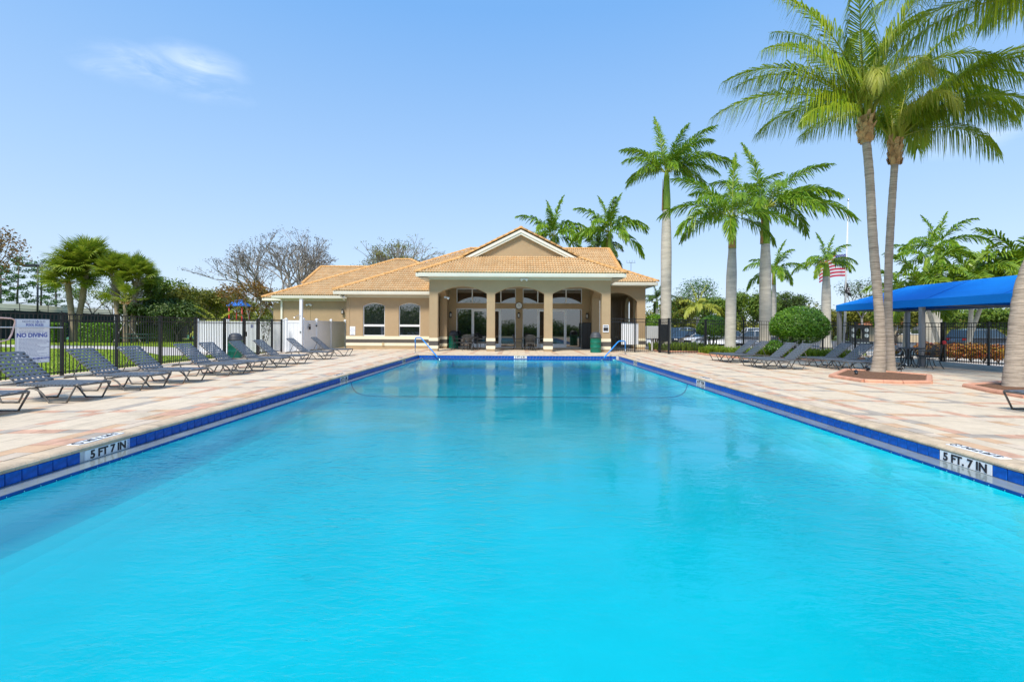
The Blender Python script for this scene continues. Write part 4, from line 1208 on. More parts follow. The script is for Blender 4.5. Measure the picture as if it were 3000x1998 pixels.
# ------------------------------------------------------------------ bins
def bin_(x, y, lab):
    t = thing('trash_bin', lab, 'bin', (x, y, zdeck(x)), group='green drum bins with black lids')
    b = MB(); b.lathe([(.29, 0), (.295, .02), (.29, .03), (.29, .26), (.30, .275), (.29, .29), (.29, .52), (.30, .535), (.29, .55), (.29, .78), (.302, .79), (.302, .81), (.28, .81)], n=28); b.build('drum', 'drum_green', t, True)
    b = MB(); b.lathe([(.31, .78), (.315, .82), (.30, .84), (.29, .86), (.275, .95), (.235, 1.03), (.16, 1.09), (.0001, 1.115)], n=28); b.build('dome_lid', 'lid_black', t, True)
    MB().lathe([(.296, .535), (.304, .54), (.304, .548), (.296, .553)], n=28, cap=False).build('hoop', 'drum_green', t, True)
p = gs(689, 1048); bin_(p.x, p.y, 'green drum bin with domed lid by the left fence')
bin_(4.22, 25.75, 'green drum bin before the right porch pier')
bin_(-4.0, 29.9, 'green drum bin in the shade at the left end of the porch')

# ------------------------------------------------------------------ fences
pk_me = {}
def fence(name, label, pts, hts, pitch=.115, posts=True, group=None, zf=zdeck):
    t = thing(name, label, 'fence', (pts[0][0], pts[0][1], zf(pts[0][0])), group=group)
    o = Vector(t.location)
    for i, (x, y) in enumerate(pts):
        h = hts[i] if isinstance(hts, (list, tuple)) else hts
        z = zf(x)
        MB().lohi((-.035, -.035, 0), (.035, .035, h + .03)).box((0, 0, h + .037), (.085, .085, .025)).build('post', 'black_metal', t, loc=Vector((x, y, z)) - o)
    for i in range(len(pts) - 1):
        h = hts[i] if isinstance(hts, (list, tuple)) else hts
        (xa, ya), (xb, yb) = pts[i], pts[i + 1]
        A, B = Vector((xa, ya, zf(xa))), Vector((xb, yb, zf(xb)))
        for zz in (.10, h - .17, h):
            MB().beam(A - o + Vector((0, 0, zz)), B - o + Vector((0, 0, zz)), .028, .032).build('rail', 'black_metal', t)
        L = (B - A).length; n = max(1, round(L / pitch)); rz = math.atan2(yb - ya, xb - xa)
        k = round(h, 2)
        if k not in pk_me: pk_me[k] = MB().lohi((-.009, -.009, .03), (.009, .009, h + .015)).mesh('picket', 'black_metal')
        for j in range(1, n):
            p = A.lerp(B, j / n); place('picket', pk_me[k], t, p - o, (0, 0, rz))
    return t
FX = -13.0
LP = [4.3, 6.2, 8.0, 9.9, 11.8, 13.64, 15.5, 17.4, 19.3, 21.2, 22.7]
fence('metal_fence', 'black picket fence along the left side of the deck before the lawn', [(FX, y) for y in LP], 1.74)
fence('metal_fence', 'black picket fence before the white fence beside the grey gate', [(FX, 24.0), (FX, 25.3), (FX + .05, 26.25)], 1.76)
gt = fence('pedestrian_gate', 'black picket gate in the left fence with a latch box', [(FX, 22.75), (FX, 23.9)], 1.74)
gt['category'] = 'gate'
MB().box((.06, .0, 1.05), (.08, .14, .22)).build('latch', 'black_metal', gt)
s = MB().box((.05, .55, 1.42), (.01, .2, .16)).build('notice', 'print_grey', gt)
gp = [(5.12, 26.45), (6.5, 26.45), (7.85, 26.5)]
fence('metal_fence', 'black picket fence between the porch and the right gate', gp, 1.84)
g2 = fence('pedestrian_gate', 'black picket gate standing at an angle right of the porch', [(7.87, 26.35), (7.95, 25.15)], 1.84); g2['category'] = 'gate'
fence('metal_fence', 'black picket fence from the right gate post to the flower bed', [(7.97, 25.1), (10.35, 26.35)], 1.84)
fence('metal_fence', 'black picket fence behind the clipped shrubs and right loungers', [(10.4, 26.35), (12.3, 26.0), (14.2, 25.6), (16.1, 25.2), (17.6, 24.9), (20.15, 22.7)], 1.82)
fence('metal_fence', 'black picket fence behind the blue canopy and the parked grey car', [(20.2, 22.6), (20.12, 20.4), (20.05, 18.2), (20.0, 16.0), (20.0, 13.5), (20.0, 11.0)], 1.82)
t = thing('notice_board', 'plain white board hung on the fence right of the porch', 'board', (6.2, 26.53, zdeck(6.2)))
MB().lohi((-.43, -.03, .42), (.50, .0, 1.60)).build('panel', 'white_vinyl', t)
t = thing('meter_cabinet', 'pale grey cabinet behind the fence right of the porch', 'cabinet', (7.95, 28.2, -.2))
MB().bev((0, 0, 1.28), (.72, .35, .72), .02).build('case', 'box_grey', t); MB().box((0, 0, .55), (.1, .1, .8)).build('leg', 'box_grey', t)
t = thing('bulletin_cabinet', 'dark box on a post behind the gate right of the porch', 'cabinet', (8.95, 28.8, -.2))
MB().bev((-.15, 0, 1.25), (.6, .3, 1.0), .02).build('case', 'black_metal', t); MB().box((0, 0, .4), (.08, .08, .9)).build('leg', 'black_metal', t)
# white vinyl privacy fence
def vinyl(label, pts, h, zf=zdeck):
    t = thing('vinyl_fence', label, 'fence', (pts[0][0], pts[0][1], zf(pts[0][0]) - .05))
    o = Vector(t.location)
    for x, y in pts:
        m = MB(); m.lohi((-.06, -.06, 0), (.06, .06, h + .06)); m.box((0, 0, h + .07), (.16, .16, .03)); m.add([(-.07, -.07, h + .085), (.07, -.07, h + .085), (.07, .07, h + .085), (-.07, .07, h + .085), (0, 0, h + .15)], [(0, 1, 4), (1, 2, 4), (2, 3, 4), (3, 0, 4)])
        m.build('post', 'white_vinyl', t, loc=Vector((x - o.x, y - o.y, 0)))
    for (xa, ya), (xb, yb) in zip(pts[:-1], pts[1:]):
        A, B = Vector((xa, ya, 0)) - Vector((o.x, o.y, 0)), Vector((xb, yb, 0)) - Vector((o.x, o.y, 0))
        for zz, hh in ((.12, .12), (h - .06, .13)): MB().beam(A + Vector((0, 0, zz)), B + Vector((0, 0, zz)), .05, hh).build('rail', 'white_vinyl', t)
        n = max(1, round((B - A).length / .2))
        for k in range(n):
            p, q = A.lerp(B, k / n), A.lerp(B, (k + 1) / n); d = (q - p).normalized() * .003
            MB().beam((p + d) + Vector((0, 0, h / 2)), (q - d) + Vector((0, 0, h / 2)), .022, h - .25).build('board', 'white_vinyl', t)
    return t
vinyl('white vinyl fence behind the black fence and the green bin', [(-18.0, 26.9), (-16.3, 26.9), (-14.6, 26.9), (-13.2, 26.9)], 1.80)
vf = vinyl('bright white vinyl panel between the black fence and the shower post', [(-12.95, 26.75), (-12.1, 26.75)], 1.80)
vg = vinyl('grey shaded white vinyl gate and fence running back beside the wing', [(-12.02, 26.85), (-11.98, 28.5), (-11.94, 30.6), (-11.9, 33.0)], 1.80)
m = MB(); m.box((.12, .55, 1.55), (.02, .2, .06)); m.box((.12, .55, 1.38), (.02, .2, .2)); m.build('restroom_sign', 'print_black', vg)
for z in (.55, 1.5): MB().box((.08, 1.55, z), (.05, .1, .09)).build('hinge', 'black_metal', vg)
t = thing('shower_post', 'tall white shower post with a small shower head at the vinyl fence corner', 'shower', (-12.02, 26.55, zdeck(12)))
MB().lohi((-.07, -.07, 0), (.07, .07, 2.90)).box((0, 0, 2.91), (.16, .16, .03)).build('post', 'white_vinyl', t)
m = MB(); m.tube([(0, -.06, 2.0), (-.1, -.16, 2.02), (-.22, -.28, 1.92)], .012, 6); m.lathe([(.02, .05), (.05, 0), (.0001, 0)], (-.23, -.29, 1.87), 10); m.build('shower_head', 'steel', t)
MB().box((0.0, -.09, 1.1), (.06, .04, .1)).build('valve', 'steel', t)

# ------------------------------------------------------------------ pool rules sign on the left fence
sy0, sy1, sz0, sz1 = 12.34, 13.24, .31, 1.49
sgn = thing('pool_rules_sign', 'white pool rules sign with NO DIVING in blue hung on the left fence', 'sign', (FX + .035, (sy0 + sy1) / 2, (sz0 + sz1) / 2))
sgn.rotation_euler = (R(90), 0, R(90))
W2, H2 = (sy1 - sy0), (sz1 - sz0)
MB().bev((0, 0, 0), (W2, H2, .012), .002).build('board', 'sign_white', sgn)
m = MB()
for a, b_ in (((-W2 / 2 + .012, H2 / 2 - .014), (W2 / 2 - .012, H2 / 2 - .014)), ((W2 / 2 - .014, H2 / 2 - .012), (W2 / 2 - .014, -H2 / 2 + .012)), ((-W2 / 2 + .014, H2 / 2 - .012), (-W2 / 2 + .014, -H2 / 2 + .012)), ((-W2 / 2 + .012, -H2 / 2 + .014), (W2 / 2 - .012, -H2 / 2 + .014))): m.beam((*a, .0065), (*b_, .0065), .006, .002)
m.build('border_line', 'print_grey', sgn)
def sgt(txt, x, y, size, ink, sx=1.0, off=0.0): place('lettering', text_mesh('lettering', txt, size, ink, .0015, off, sx=sx), sgn, (x, y, .0085))
sgt('NEWPORT', -.105, .52, .075, 'print_grey', 1.0); sgt('ISLES', .245, .52, .075, 'print_grey', 1.0)
m = MB(); m.box((0, 0, 0), (.055, .055, .002), R(45)); m.build('emblem', 'print_blue', sgn, loc=(.115, .52, .008)); m = MB(); m.lathe([(.014, .0), (.014, .002), (.0001, .002)], n=12); m.build('emblem_centre', 'sign_white', sgn, loc=(.115, .52, .0085))
sgt('POOL RULES', .04, .43, .082, 'print_blue', 1.0, .0015)
sgt('NO DIVING', -.02, .155, .155, 'print_blue', 1.0, .004)
sgt('6FT MAXIMUM DEPTH', .165, -.47, .075, 'print_blue', .78, .001)
m = MB()
rows = [(.478, -.2, .2), (.34, -.36, .22), (.285, -.36, .26), (.25, -.36, .32), (.215, -.36, .12)] + [(.065 - .0335 * k, -.37, random.choice((.38, .38, .36, .1, .3))) for k in range(15)] + [(-.47, -.3, -.08), (-.51, -.25, .1), (-.54, -.2, .22)]
for y, a, c in rows:
    x = a
    while x < c:
        w = random.uniform(.02, .085); m.box((x + w / 2, y, .0068), (w, .011, .0016)); x += w + .016
m.build('fine_print', 'print_grey', sgn)
# reach pole with body hook
t = thing('rescue_hook', 'pale rescue pole with a looped hook hung on the left fence across the rules sign', 'rescue hook', (FX + .1, 12.05, zdeck(13)))
MB().tube([(0, -4.5, 1.40), (0, 1.5, 1.365)], .015, 8).build('pole', 'white_frame', t, True)
lp = [(0, -.12, 1.02), (0, .06, 1.06), (0, .13, 1.18), (0, .22, 1.5), (0, .2, 1.57), (0, .12, 1.6), (0, -.5, 1.62), (0, -.6, 1.5), (0, -.62, 1.1), (0, -.5, 1.02)]
MB().tube(lp, .018, 8, closed=True).build('hook_loop', 'hook_pink', t, True)

# ------------------------------------------------------------------ blue canopy
CX0, CX1, CY0, CY1 = 16.0, 19.6, 10.5, 24.0
CZB = zdeck(16) + 2.36
CE, CR = CZB + .30, CZB + 1.06
t = thing('shade_canopy', 'long blue fabric canopy on grey posts at the right of the deck', 'canopy', (CX0, CY1, 0))
o = Vector(t.location)
XM = (CX0 + CX1) / 2; HYE = 2.2
n_ = 7
m = MB()
def cpt(x, y, z): return (x - o.x, y - o.y, z - o.z)

NU, NV = 28, 6
ribs = [CY1 - HYE - k_ * (CY1 - CY0 - 2 * HYE) / 3 for k_ in range(4)]
for i_ in range(NU + 1):
    for j_ in range(NV + 1):
        v_ = j_ / NV; y_ = lerp(lerp(CY0, CY1, i_ / NU), lerp(CY0 + HYE, CY1 - HYE, i_ / NU), v_)
        f_ = ((y_ - ribs[-1]) / ((ribs[0] - ribs[-1]) / 3)) % 1.0 if ribs[-1] < y_ < ribs[0] else 0
        m.v.append(cpt(lerp(CX0, XM, v_), y_, lerp(CE, CR, v_) - .05 * math.sin(math.pi * f_) * math.sin(math.pi * v_)))
for i_ in range(NU):
    for j_ in range(NV):
        a_ = i_ * (NV + 1) + j_; m.f.append([a_, a_ + NV + 1, a_ + NV + 2, a_ + 1]); m.m.append(0)
m.quad(cpt(CX1, CY1, CE), cpt(CX1, CY0, CE), cpt(XM, CY0 + HYE, CR), cpt(XM, CY1 - HYE, CR))
m.quad(cpt(CX0, CY1, CE), cpt(CX1, CY1, CE), cpt(XM, CY1 - HYE, CR)); m.quad(cpt(CX1, CY0, CE), cpt(CX0, CY0, CE), cpt(XM, CY0 + HYE, CR))
m.build('canopy_top', 'canopy', t, True)
m = MB()
m.lohi(cpt(CX0 - .012, CY0, CZB), cpt(CX0, CY1, CE)); m.lohi(cpt(CX1, CY0, CZB), cpt(CX1 + .012, CY1, CE)); m.lohi(cpt(CX0, CY1, CZB), cpt(CX1, CY1 + .012, CE)); m.lohi(cpt(CX0, CY0 - .012, CZB), cpt(CX1, CY0, CE))
m.build('valance', 'canopy', t)
for k in range(1, 5):
    y = CY1 - HYE - (k - 1) * (CY1 - CY0 - 2 * HYE) / 3
    yb = y if k > 1 else y
    MB().beam(cpt(CX0 + .01, yb, CE + .006), cpt(XM, y, CR + .006), .035, .012).build('seam', 'canopy_seam', t)
m = MB()
m.beam(cpt(CX0 + .05, CY0, CZB + .05), cpt(CX0 + .05, CY1, CZB + .05), .06, .06); m.beam(cpt(CX1 - .05, CY0, CZB + .05), cpt(CX1 - .05, CY1, CZB + .05), .06, .06)
for y in (CY0 + .05, 14, 18.8, CY1 - .05): m.beam(cpt(CX0 + .05, y, CZB + .05), cpt(CX1 - .05, y, CZB + .05), .06, .06)
m.beam(cpt(XM, CY0 + HYE, CR - .06), cpt(XM, CY1 - HYE, CR - .06), .05, .05)
m.build('frame', 'post_grey', t)
m = MB()
y = CY0 + .2
while y < CY1: m.tube([cpt(CX0 + .02, y, CZB + .02), cpt(CX0 + .05, y + .02, CZB + .09)], .006, 4); y += .16
m.build('lacing', 'white_frame', t)
for x, ys_ in ((CX0 + .08, (CY1 - .12, 19.0, 14.2)), (CX1 - .1, (CY1 - .12, 12.5))):
    for y in ys_: MB().lohi(cpt(x - .075, y - .075, zdeck(x)), cpt(x + .075, y + .075, CZB + .06)).build('post', 'post_grey', t)
# hanging red reflector on the right fence
t = thing('red_reflector', 'small round red reflector on the fence post under the canopy', 'reflector', (20.05, 22.45, .72)); MB().lathe([(.0001, -.02), (.09, -.02), (.09, .02), (.0001, .02)], n=14).build('disc', 'red_reflector', t, rot=(R(90), 0, 0))

# ------------------------------------------------------------------ palm beds and curbs
def curb(label, pts, closed, fillm=None, w=.15, h=.085, seg=.42):
    pts = [Vector((p[0], p[1], 0)) for p in pts]
    t = thing('planter_bed', label, 'planter bed', (pts[0].x, pts[0].y, zdeck(pts[0].x)))
    o = Vector(t.location)
    loop = pts + ([pts[0]] if closed else [])
    for a, b_ in zip(loop[:-1], loop[1:]):
        n = max(1, round((b_ - a).length / seg))
        for k in range(n):
            p, q = a.lerp(b_, k / n), a.lerp(b_, (k + 1) / n); d = (q - p).normalized()
            if k > 0: p = p + d * .004
            if k < n - 1: q = q - d * .004
            sd = Vector((-d.y, d.x, 0))
            vs = []
            for e in (p, q):
                zz = zdeck(e.x) - .02
                for s_, z_ in ((-.5, 0), (-.5, h - .02), (-.32, h + .02), (.32, h + .02), (.5, h - .02), (.5, 0)): vs.append(e + sd * s_ * w + Vector((0, 0, zz + z_)) - o)
            m = MB(); m.add(vs, [(0, 1, 2, 3, 4, 5), (11, 10, 9, 8, 7, 6)] + [(i, i + 6, (i + 1) % 6 + 6, (i + 1) % 6) for i in range(6)]); m.build('curb_block', 'curb_pink', t)
    if fillm:
        c = sum(pts, Vector()) / len(pts); m = MB()
        ring = [p.lerp(c, .03) for p in pts]
        rin = [p.lerp(c, .5) for p in pts]
        P3 = lambda p, z: Vector((p.x, p.y, zdeck(p.x) + z)) - o
        n = len(pts)
        m.add([P3(p, .05) for p in ring] + [P3(p, .10) for p in rin] + [P3(c, .13)], [(i, (i + 1) % n, n + (i + 1) % n, n + i) for i in range(n)] + [(n + i, n + (i + 1) % n, 2 * n) for i in range(n)])
        m.build('bed_fill', fillm, t, True)
    return t
b1 = [gs(*p) for p in ((2436, 1105), (2530, 1120), (2640, 1124), (2722, 1124), (2722, 1104), (2600, 1094), (2480, 1087))]
curb('mulch bed with a pink curb round the twin coconut palms', b1, True, 'mulch')
b2 = [gs(*p) for p in ((2830, 1134), (2900, 1149), (3010, 1168), (3180, 1172), (3150, 1140), (2950, 1124))]
curb('mulch bed with a pink curb round the palm at the right edge', b2, True, 'mulch')
b3 = [gs(*p) for p in ((2046, 1037), (2085, 1043), (2180, 1052), (2290, 1053), (2368, 1057.5), (2450, 1057), (2530, 1052))] + [Vector((17.4, 24.4, 0)), Vector((14, 25.3, 0)), Vector((10.6, 26.0, 0))]
curb('planted bed with a pink curb behind the right loungers', b3, True, 'soil')
curb('planted bed with a pink curb behind the gate right of the porch', [(8.0, 27.4), (9.8, 27.2), (11.8, 27.6), (11.8, 31), (8.6, 31)], True, 'soil')
# small spotlights in the mulch
for px, py, rz, lab in ((2508, 1106, 60, 'small black garden spotlight left of the twin palms'), (2540, 1091, 100, 'small black garden spotlight behind the twin palms'), (2640, 1093, -40, 'small white faced garden spotlight right of the twin palms'), (2650, 1082, -60, 'small black garden spotlight at the back right of the palm bed')):
    p = gs(px, py); t = thing('garden_spotlight', lab, 'spotlight', (p.x, p.y, zdeck(p.x) + .06), R(rz))
    MB().tube([(0, 0, -.04), (0, 0, .06)], .012, 6).build('stake', 'black_metal', t)
    m = MB(); m.tube([(-.09, 0, .05), (.05, 0, .12)], [.03, .05], 10); m.build('lamp_head', 'black_metal', t, True); MB().tube([(.05, 0, .12), (.056, 0, .123)], [.045, .045], 10).build('lens', 'lamp_glass', t)
p = gs(2104, 1032); t = thing('utility_box', 'small grey utility box in the grass beside the royal palm', 'utility box', (p.x, 24.6, zdeck(p.x)))
MB().bev((0, 0, .26), (.22, .2, .5), .02).build('case', 'box_grey', t)
# ------------------------------------------------------------------ palms
def frond_mesh(L, e0, droop, n, ll, w, hang, leafmat, plume=0.0, seed=1, curl=0.0, fwd=(55, 22), twist=0.0, bare=.10):
    rnd = random.Random(seed); b = MB()
    K = 16; P = [Vector((0, 0, 0))]; T = []
    for i in range(K):
        t = (i + .5) / K; a = R(e0 - droop * t ** 1.25); y = R(curl) * t
        d = Vector((math.cos(a) * math.cos(y), math.cos(a) * math.sin(y), math.sin(a))); T.append(d); P.append(P[-1] + d * L / K)
    def pos(t):
        f = t * K; i = min(int(f), K - 1); return P[i].lerp(P[i + 1], f - i), T[i]
    b.cur = 1
    b.tube(P, [max(.006, lerp(.032, .006, (i / K) ** .6)) * L / 4 for i in range(K + 1)], 5)
    b.cur = 0
    for i in range(n):
        t = lerp(bare, .995, (i + rnd.random() * .5) / n)
        p, d = pos(t)
        ln = ll * (.35 + .65 * math.sin(math.pi * min(1, t * .85 + .2)) ** .8) * rnd.uniform(.85, 1.1)
        fa = R(lerp(fwd[0], fwd[1], t) + rnd.uniform(-7, 7))       # angle away from the rachis
        side0 = d.cross(Vector((0, 0, 1)))
        if side0.length < .05: side0 = Vector((0, 1, 0))
        side0.normalize(); up0 = side0.cross(d).normalized()
        for s in (-1, 1):
            lift = R(18 + rnd.uniform(-12, 12)) + R(plume) * rnd.uniform(-1, 1)
            side = side0 * s * math.cos(lift) + up0 * math.sin(lift)
            dr = (d * math.cos(fa) + side * math.sin(fa)).normalized()
            dn = Vector((0, 0, -1))
            hg = hang * rnd.uniform(.7, 1.25)
            q0 = p; q1 = p + dr * ln * .45 + dn * ln * .08 * hg; q2 = p + dr * ln * (.82 - .12 * hg) + dn * ln * .42 * hg
            q3 = q2 + (dr * .12 + dn * .16 * hg) * ln
            wd = (d - dr * d.dot(dr)); wd = wd.normalized() if wd.length > .1 else up0
            if rnd.random() < .35: wd = (wd + up0 * rnd.uniform(-.8, .8)).normalized()
            w1 = w * rnd.uniform(.8, 1.15)
            b.add([q0 - wd * w1 * .3, q0 + wd * w1 * .3, q1 + wd * w1 * .5, q1 - wd * w1 * .5, q2 + wd * w1 * .32, q2 - wd * w1 * .32, q3], [(0, 1, 2, 3), (3, 2, 4, 5), (5, 4, 6)])
    return b.mesh('frond', [leafmat, 'rachis'], True)
def ring_trunk(pts, rs, bark, t, name='trunk', n=14, rough=.0, sub=6, seed=3):
    rnd = random.Random(seed); P, Rr = [], []
    pts = [Vector(p) for p in pts]
    k = len(pts)
    def cat(i, f):
        p0, p1, p2, p3 = pts[max(i - 1, 0)], pts[i], pts[i + 1], pts[min(i + 2, k - 1)]
        return .5 * ((2 * p1) + (p2 - p0) * f + (2 * p0 - 5 * p1 + 4 * p2 - p3) * f * f + (3 * p1 - p0 - 3 * p2 + p3) * f ** 3)
    for i in range(k - 1):
        for j in range(sub):
            f = j / sub; P.append(cat(i, f)); Rr.append(lerp(rs[i], rs[i + 1], f * f * (3 - 2 * f)) * (1 + rough * rnd.uniform(-1, 1)))
    P.append(pts[-1]); Rr.append(rs[-1])
    b = MB(); b.tube(P, Rr, n); return b.build(name, bark, t, True)
def fibre_skirt(t, c, r, h, seed=1, mt='fibre', n=70):
    rnd = random.Random(seed); b = MB(); c = Vector(c)
    b.lathe([(r * .75, -h * .5), (r * 1.05, -h * .2), (r * 1.1, h * .2), (r * .7, h * .55)], c, 12)
    for i in range(n):
        a = rnd.uniform(0, 6.283); z = rnd.uniform(-h * .5, h * .5); rr = r * rnd.uniform(.95, 1.1)
        p = c + Vector((math.cos(a) * rr, math.sin(a) * rr, z)); tn = Vector((-math.sin(a), math.cos(a), 0)); out = Vector((math.cos(a), math.sin(a), 0))
        hh = rnd.uniform(.12, .3) * h * 1.3; ww = rnd.uniform(.04, .10); o_ = rnd.uniform(.02, .10)
        b.add([p - tn * ww, p + tn * ww, p + tn * ww * .6 + Vector((0, 0, hh)) + out * o_, p - tn * ww * .5 + Vector((0, 0, hh * .9)) + out * o_], [(0, 1, 2, 3)])
    b.build('fibre_sheath', mt, t)

coco = {}
for e, dr in ((82, 62), (62, 84), (45, 78), (25, 60), (8, 55), (-12, 45), (72, 165)):
    coco[e] = [frond_mesh(4.7, e, dr, 112, 1.28, .030, 1.5, 'frond_gold' if e == 72 else 'frond_coco', 6, seed=e * 7 + s, curl=(-10, 14)[s]) for s in (0, 1)]
def coconut(label, trunk_px, Y0, crown_dy, rs, fronds, seed, crown_Y=None):
    n = len(trunk_px); base = gs(*trunk_px[0])
    base.y = Y0; base.x = at(*trunk_px[0], Y0).x; base.z = zdeck(base.x)
    t = thing('coconut_palm', label, 'palm tree', base)
    pts = [at(px, py, Y0 + (crown_dy * i / (n - 1))) - base for i, (px, py) in enumerate(trunk_px)]
    pts[0] = Vector((0, 0, -.02))
    ring_trunk(pts, rs, 'coco_bark', t, rough=.035, sub=9, seed=seed, n=16)
    top = pts[-1]
    fibre_skirt(t, top + Vector((0, 0, .22)), rs[-1] * 1.6, .75, seed)
    m = MB(); rnd = random.Random(seed)
    for i in range(9):
        a = i * .7 + rnd.random(); m.tube([top + Vector((math.cos(a) * .1, math.sin(a) * .1, .4)), top + Vector((math.cos(a) * .26, math.sin(a) * .26, 1.05))], [.06, .035], 5)
    m.build('leaf_bases', 'rachis', t, True)
    for i, (az, el, sc) in enumerate(fronds):
        k = min(coco, key=lambda q: abs(q - el)); me = coco[k][i % 2]
        place('frond', me, t, top + Vector((math.cos(R(az)) * .12, math.sin(R(az)) * .12, .75)), (rnd.uniform(-.1, .1), rnd.uniform(-.05, .05), R(az)), (sc, sc, sc))
F1 = [(181, 25, 1.0), (197, 8, .62), (166, 62, 1.0), (152, 62, .9), (200, 62, .9), (270, 72, .62), (246, 72, .55), (120, 82, 1.0), (60, 82, 1.05), (35, 62, .95), (300, 82, .95), (225, 82, .95), (15, 62, .8), (340, 62, .85), (90, 62, .95), (110, 45, .85), (20, 82, 1.0), (170, 82, 1.0)]
coconut('left one of the twin coconut palms, leaning left in the mulch bed', [(2570, 1101), (2574, 1072), (2577, 1030), (2578, 1000), (2577, 940), (2570, 850), (2562, 760), (2556, 680), (2552, 600), (2546, 500), (2537, 405)], 14.75, .0, [.235, .185, .158, .145, .132, .128, .126, .124, .122, .118, .114], F1, 11)
F2 = [(2, 62, 1.05), (352, 45, .95), (12, 62, 1.05), (340, 45, .9), (10, 45, 1.0), (20, 82, 1.05), (60, 62, 1.0), (100, 62, .9), (320, 62, .9), (305, 62, .8), (280, 72, .6), (140, 62, .8), (80, 82, 1.0), (35, 45, .95), (330, 62, 1.0), (0, 25, .85), (5, 82, 1.05), (25, 62, .9), (160, 82, .9)]
coconut('right one of the twin coconut palms, upright behind the leaning one', [(2612, 1093), (2609, 1064), (2606, 1000), (2603, 940), (2602, 850), (2604, 760), (2608, 680), (2614, 580), (2622, 470)], 15.75, .2, [.16, .138, .126, .12, .117, .115, .112, .107, .102], F2, 23)
F3 = [(175, 62, 1.0), (186, 45, 1.0), (196, 25, .95), (168, 25, .9), (180, 8, .85), (150, 62, .9), (210, 62, .9), (240, 45, .9), (120, 45, .9), (60, 62, .9), (0, 45, .9), (300, 45, .9), (270, 62, .8), (90, 82, .9), (330, 25, .9), (30, 25, .9)]
coconut('thick palm trunk leaning out of the right edge of the photo', [(2976, 1150), (2976, 1110), (2979, 1060), (2988, 960), (3005, 840), (3050, 700), (3076, 500), (3100, 300), (3110, 90)], 11.1, .3, [.265, .232, .212, .20, .192, .185, .175, .16, .15], F3, 31)

# royal palms
roy = {}
for e, dr in ((85, 25), (60, 70), (38, 85), (15, 80), (-10, 65)):
    roy[e] = [frond_mesh(3.5, e, dr * .85, 105, .86, .05, .8, 'frond_royal', 60, seed=e + 5 * s, curl=(-12, 15)[s], bare=.13) for s in (0, 1)]
roy_far = {e: [frond_mesh(3.3, e, dr, 62, .86, .08, .8, 'frond_royal', 60, seed=e + 3, bare=.13)] for e, dr in ((85, 25), (60, 70), (38, 85), (15, 80), (-10, 65))}
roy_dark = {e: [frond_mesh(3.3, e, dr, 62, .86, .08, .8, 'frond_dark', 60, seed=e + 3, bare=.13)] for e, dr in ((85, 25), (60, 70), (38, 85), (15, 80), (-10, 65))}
def royal(label, x, Y, zb, ztop, r, bulge, seed, scale=1.0, variants=roy, lean=0.0, shaft=1.7, nf=15, sheath=True, fr=None):
    t = thing('royal_palm', label, 'palm tree', (x, Y, zb)); H = ztop - zb; rnd = random.Random(seed)
    zs = H - shaft
    ring_trunk([(0, 0, 0), (lean * .1, 0, zs * .12), (lean * .3, 0, zs * .35), (lean * .6, 0, zs * .7), (lean, 0, zs)], [r * 1.5, r * bulge, r * bulge * .97, r * 1.05, r * .78], 'royal_bark', t, rough=.012, sub=5, seed=seed)
    ring_trunk([(lean, 0, zs - .02), (lean, 0, zs + shaft * .25), (lean, 0, zs + shaft * .75), (lean, 0, H + .1)], [r * .80, r * .80, r * .60, r * .36], 'crownshaft', t, 'crown_shaft', sub=3)
    if sheath:
        b = MB(); a0 = rnd.uniform(2.6, 4.2)
        vs = []; fs = []
        for i in range(7):
            for j in range(6):
                a = a0 + (j - 2.5) * .34 * (1 - i * .08); rr = r * lerp(.90, .72, i / 6) + .015
                vs.append((lean + rr * math.cos(a), rr * math.sin(a), zs + shaft * (i / 6) * .82))
        for i in range(6):
            for j in range(5): fs.append((i * 6 + j, i * 6 + j + 1, i * 6 + j + 7, i * 6 + j + 6))
        b.add(vs, fs); b.build('old_sheath', 'sheath', t, True)
    fl = fr or [(i * 137.5 + rnd.uniform(-15, 15), [85, 60, 60, 38, 38, 38, 15, 15, 15, -10][min(9, int(i * 10 / nf))], rnd.uniform(.85, 1.05)) for i in range(nf)]
    for i, (az, el, sc) in enumerate(fl):
        k = min(variants, key=lambda q: abs(q - el)); me = variants[k][i % len(variants[k])]
        s = sc * scale
        place('frond', me, t, (lean + .1 * math.cos(R(az)), .1 * math.sin(R(az)), H), (rnd.uniform(-.12, .12), rnd.uniform(-.06, .06), R(az)), (s, s, s))
    return t
def rp(px, Y, py): q = at(px, py, Y); return q.x, q.z
x, z = rp(1953, 29.0, 505); royal('tallest royal palm, standing alone just right of the clubhouse', x, 29.0, -.25, z, .30, 1.08, 1, 1.05, shaft=2.3, fr=[(178, 60, .85), (190, 38, .85), (165, 15, .7), (205, 15, .7), (240, 38, .8), (150, 60, .9), (100, 85, 1.05), (40, 60, 1.1), (70, 60, 1.0), (5, 60, 1.15), (355, 38, 1.15), (15, 15, .9), (335, 15, .85), (310, 38, .85), (285, 60, .9), (260, 15, .7), (50, 38, .95), (120, 38, .85), (320, 60, 1.0)])
x, z = rp(2146, 25.2, 636); royal('royal palm with a swollen pale trunk in the bed by the right loungers', x - .1, 25.2, -.1, z, .25, 1.12, 2, 1.1, lean=.1, shaft=1.65, fr=[(180, 60, 1), (195, 15, 1.0), (165, 38, 1), (210, 38, .9), (260, 38, .8), (100, 60, 1), (60, 85, 1), (20, 38, .8), (340, 15, .8), (300, 60, .8), (130, 15, .9), (240, -10, .8), (0, -10, .7)])
